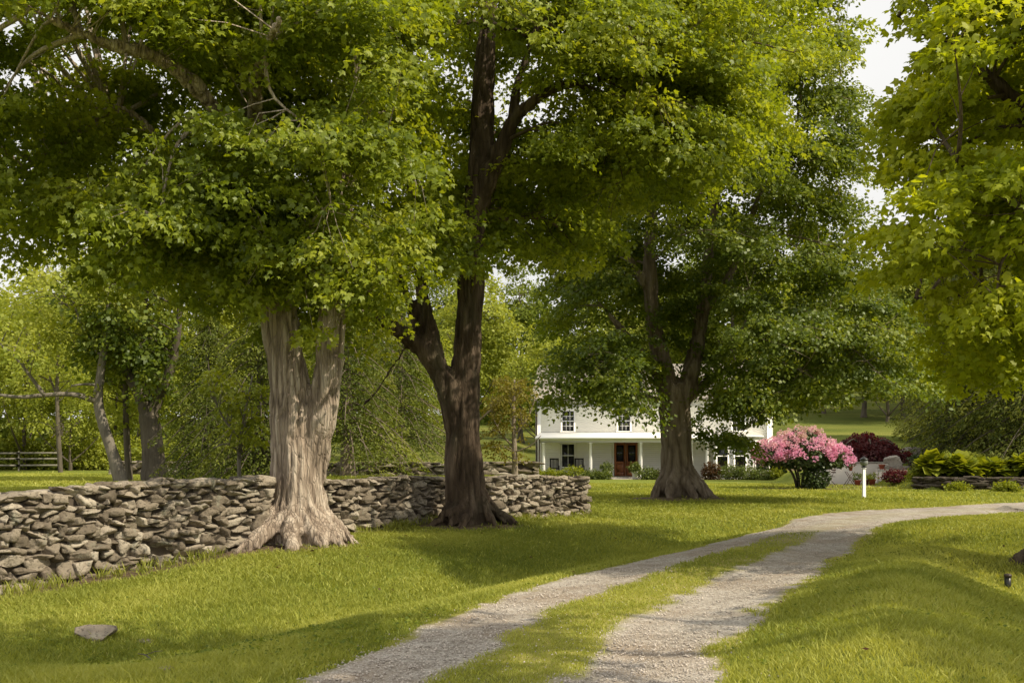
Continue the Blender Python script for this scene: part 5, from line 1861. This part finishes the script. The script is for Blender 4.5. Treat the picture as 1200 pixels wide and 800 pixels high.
flowerpot(1005, 48.3, .045, .16, .26, 'terracotta pot with green plant on the patio left of the lamp post', plant='leaf_shrub')
flowerpot(1014, 48.5, .045, .18, .28, 'terracotta pot with whitish flowers just right of the lamp post', plant='leaf_wood2')
flowerpot(1022, 48.2, .045, .17, .3, 'terracotta pot with bushy plant under the middle of the patio wall', plant='leaf_bright')
flowerpot(997, 47.4, .77, .1, .2, 'small clay pot standing on the bistro table', plant='leaf_barberry')
cab = at(1033, 560, 49.0)
o = empty('storage_box', (cab[0], cab[1], .045), 'pale grey square pedestal before the right end of the patio wall', 'pedestal')
MB().bbox(-.25, .25, -.2, .2, .0, .72, .02).bbox(-.28, .28, -.23, .23, .722, .77, .01).build('pedestal_body', M['stucco'], o)
flowerpot(1033.5, 49.0, .815, .15, .24, 'terracotta pot on top of the pale pedestal')

# bed plants at right
plants = [(1078, 44.5, .55, .6, 'leaf_bright', 'yellow-green ball shrub at the left end of the low dark wall'),
          (1122, 41.4, .38, .3, 'leaf_bright', 'small yellow-green cushion before the middle of the low dark wall'),
          (1180, 40.6, .42, .38, 'leaf_bright', 'larger yellow-green cushion before the right end of the low dark wall'),
          (1052, 46.8, .7, .5, 'leaf_red', 'low maroon shrub at the foot of the patio steps'),
          (1076, 50.5, .5, .8, 'leaf_dark', 'round dark evergreen ball beside the top of the steps')]
for q, (u, Y, r, h, mt, lab) in enumerate(plants):
    p = gbase(u, Y)
    shrub('shrub', p, r, r * .8, h, .09, 80, 24, M[mt], lab, 400 + q)


def hosta(rx, h, seed, mat):
    """upright fountain of broad leaves"""
    rs = np.random.default_rng(seed)
    root = empty('leafy_perennial', (0, 0, 0))
    n = 150
    a = rs.random(n) * 2 * PI
    e = rs.random(n) ** .6
    r = rx * e
    LP = np.stack([np.cos(a) * r * .55, np.sin(a) * r * .55, h * (.25 + .7 * (1 - e * .7) * rs.random(n) ** .4)], 1)
    A = np.stack([np.cos(a) * .8, np.sin(a) * .8, .8 - e * .9], 1) + rs.normal(size=(n, 3)) * .2
    Nn = np.array([0, 0, 1.]) - np.stack([np.cos(a), np.sin(a), 0 * a], 1) * .4 + rs.normal(size=(n, 3)) * .3
    leaf_mesh('foliage', LP, A, Nn, (.3 + .16 * rs.random(n)) * h / .8, rs.random(n), M[mat], root, (0, 0, 0))
    mb = MB()
    for q in range(0, n, 3):
        mb.tube([(0, 0, 0), LP[q] * np.array([.5, .5, .7]), LP[q]], [.012, .009, .006], 3, False)
    mb.build('stem', M['leaf_shrub'], root)
    return root


hp = {'a': hosta(.75, 1.05, 1, 'leaf_bright'), 'b': hosta(.6, .75, 2, 'leaf_shrub'), 'c': hosta(.7, .9, 3, 'leaf_bright')}
seen = set()
for q in range(30):
    key = 'abcac'[q % 5]
    row = q % 3
    u = 1092 + 125 * ((q * .618) % 1)
    Y = 43.6 + row * 1.7 + rng.random() * .8
    place(hp[key], u, Y, rng.uniform(.8, 1.15), rng.random() * 6, 'broad-leaved yellow-green perennial in the bed above the low dark wall' if key != 'b' else 'grey-green perennial in the bed above the low dark wall', 'plant',
          'yellow-green perennials in the right bed' if key != 'b' else 'grey-green perennials in the right bed', first=key not in seen)
    seen.add(key)

# ------------------------------------------------------------------ lamp post on the lawn
Yp = 35.8
p = gbase(1012.5, Yp)
lp = empty('lamp_post', p, 'short white lamp post with dark globe lantern on the lawn by the drive', 'lamp post')
MB().bbox(-.055, .055, -.055, .055, -.1, 1.05, .012).bbox(-.07, .07, -.07, .07, 1.052, 1.09, .01).build('post', M['trim'], lp)
lan = MB().lathe([(.03, 1.09), (.09, 1.1), (.1, 1.13), (.05, 1.15)], 0, 0, 16).build('lantern_base', M['lantern_metal'], lp, True)
MB().lathe([(.05, 1.15), (.11, 1.18), (.145, 1.26), (.13, 1.34), (.1, 1.37)], 0, 0, 18).build('lantern_globe', M['globe'], lp, True)
MB().lathe([(.16, 1.365), (.15, 1.39), (.09, 1.44), (.03, 1.47), (.015, 1.5)], 0, 0, 16).build('lantern_cap', M['lantern_metal'], lp, True)

# grey pipe stub by the right-hand root
Yq = 14.0
p = np.array([(1181 - 600) / F * Yq, Yq, 0])
p[2] = hz1(p[0], p[1])
o = empty('pipe_stub', p, 'short grey capped pipe standing in grass beside the root at the right edge', 'pipe')
MB().tube([(0, 0, -.1), (0, 0, .15)], .045, 14).build('pipe', M['lantern_metal'], o, True)
MB().lathe([(.02, .15), (.053, .152), (.053, .18), (.04, .195), (.005, .197)], 0, 0, 14).build('cap', M['gutter'], o, True)
# fallen twig
Yq = 8.3
p = np.array([(168 - 600) / F * Yq, Yq, 0.0])
p[2] = hz1(p[0], p[1]) + .04
o = MB().tube(smooth_path([(-.12, .2, .02), (0, .05, .04), (.1, -.08, .02), (.16, -.16, .0)], 9), np.linspace(.004, .008, 9), 6).tube([(0, .05, .04), (.06, .1, .06), (.1, .18, .05)], [.004, .003, .002], 5).build('fallen_twig', M['bark_pale'], None, True, p)
tag(o, 'thin bare twig lying in the grass at lower left', 'twig')

# ------------------------------------------------------------------ rail fence at left
fence = empty('rail_fence', gbase(20, 62), 'weathered white three-rail fence beyond the back lawn at far left', 'fence')
off = np.array(fence.location)
fx = [-38.5 + 2.6 * q for q in range(5)]
for q, x in enumerate(fx):
    z = hz1(x, 62)
    MB().bbox(x - .05, x + .05, 61.94, 62.06, z - .3, z + 1.25, .015).build('post', M['fence'], fence, off=off)
for (xa, xb) in zip(fx[:-1], fx[1:]):
    for hgt in (.35, .75, 1.12):
        za, zb = hz1(xa, 62) + hgt, hz1(xb, 62) + hgt + rng.normal() * .02
        r = MB()
        r.add([(xa - .12, 61.93, za - .045), (xb + .12, 61.93, zb - .045), (xb + .12, 61.93, zb + .045), (xa - .12, 61.93, za + .045), (xa - .12, 61.88, za - .055), (xb + .12, 61.88, zb - .055), (xb + .12, 61.88, zb + .055), (xa - .12, 61.88, za + .055)],
              [(0, 1, 2, 3), (7, 6, 5, 4), (4, 5, 1, 0), (3, 2, 6, 7), (0, 3, 7, 4), (1, 5, 6, 2)], a=.8)
        r.build('rail', M['fence'], fence, off=off)
# a dark hedge of brush behind the fence
for q, (u, Y, rx, h) in enumerate(((-20, 66, 3.2, 2.0), (45, 67, 3.4, 2.2), (105, 66, 3.0, 1.9), (150, 68, 3.0, 2.2), (205, 66, 3.2, 2.0), (255, 67, 3, 2.2))):
    shrub('bush', gbase(u, Y), rx, 1.5, h, .2, 150, 34, M['leaf_bright' if q % 2 else 'leaf_wood2'], 'sunny yellow-green bush along the rail fence line', 500 + q, 'bush', 'bushes along the rail fence', cr=.6)

# ------------------------------------------------------------------ light, sky, camera
SUN_AZ = math.radians(114)        # clockwise from +Y (view direction): right and a little behind the camera
SUN_EL = math.radians(47)
sd = np.array([math.sin(SUN_AZ) * math.cos(SUN_EL), math.cos(SUN_AZ) * math.cos(SUN_EL), math.sin(SUN_EL)])
L = bpy.data.lights.new('sun', 'SUN')
L.energy = 5.0
L.angle = math.radians(.53)
L.color = (1.0, .89, .68)
lo = bpy.data.objects.new('sun', L)
col.objects.link(lo)
lo.location = (20, -20, 40)
from mathutils import Vector
lo.rotation_euler = Vector(-sd).to_track_quat('-Z', 'Y').to_euler()

w = bpy.data.worlds.new('World')
scene.world = w
w.use_nodes = True
nt = w.node_tree
nt.nodes.clear()
out = nt.nodes.new('ShaderNodeOutputWorld')
sky = nt.nodes.new('ShaderNodeTexSky')
sky.sky_type = 'NISHITA'
sky.sun_disc = False
sky.sun_elevation = SUN_EL
sky.sun_rotation = SUN_AZ
sky.dust_density = 3.0
bg1 = N(nt, 'ShaderNodeBackground', {'Color': sky.outputs[0], 'Strength': .1})
tc = N(nt, 'ShaderNodeTexCoord')
sep = N(nt, 'ShaderNodeSeparateXYZ', {0: tc.outputs['Generated']})
up = N(nt, 'ShaderNodeMapRange', {'Value': sep.outputs['Z'], 'From Min': .3, 'From Max': .7, 'To Min': 1.04, 'To Max': 1.28}, clamp=True)
cn = N(nt, 'ShaderNodeTexNoise', {'Vector': tc.outputs['Generated'], 'Scale': 3.0, 'Detail': 5.0})
cr_ = ramp(nt, cn.outputs['Fac'], [(.3, (.86, .85, .82)), (.6, (1.0, .985, .95))])
bg2 = N(nt, 'ShaderNodeBackground', {'Color': cr_, 'Strength': up.outputs[0]})
mx = N(nt, 'ShaderNodeMixShader', {0: .9, 1: bg1.outputs[0], 2: bg2.outputs[0]})
nt.links.new(mx.outputs[0], out.inputs[0])

cam = bpy.data.cameras.new('camera')
cam.sensor_width = 36
cam.lens = 36 * F / 1200
cam.shift_y = (HZ - 400) / 1200
cam.clip_end = 3000
co = bpy.data.objects.new('camera', cam)
col.objects.link(co)
co.location = (0, 0, CH)
co.rotation_euler = (PI / 2, 0, 0)
scene.camera = co

scene.view_settings.view_transform = 'Standard'
scene.view_settings.look = 'None'
scene.view_settings.exposure = 0
scene.view_settings.gamma = 1
cy = scene.cycles
cy.max_bounces = 8
cy.diffuse_bounces = 5
cy.glossy_bounces = 2
cy.transmission_bounces = 6
cy.transparent_max_bounces = 4
cy.use_denoising = True
cy.sample_clamp_indirect = 4
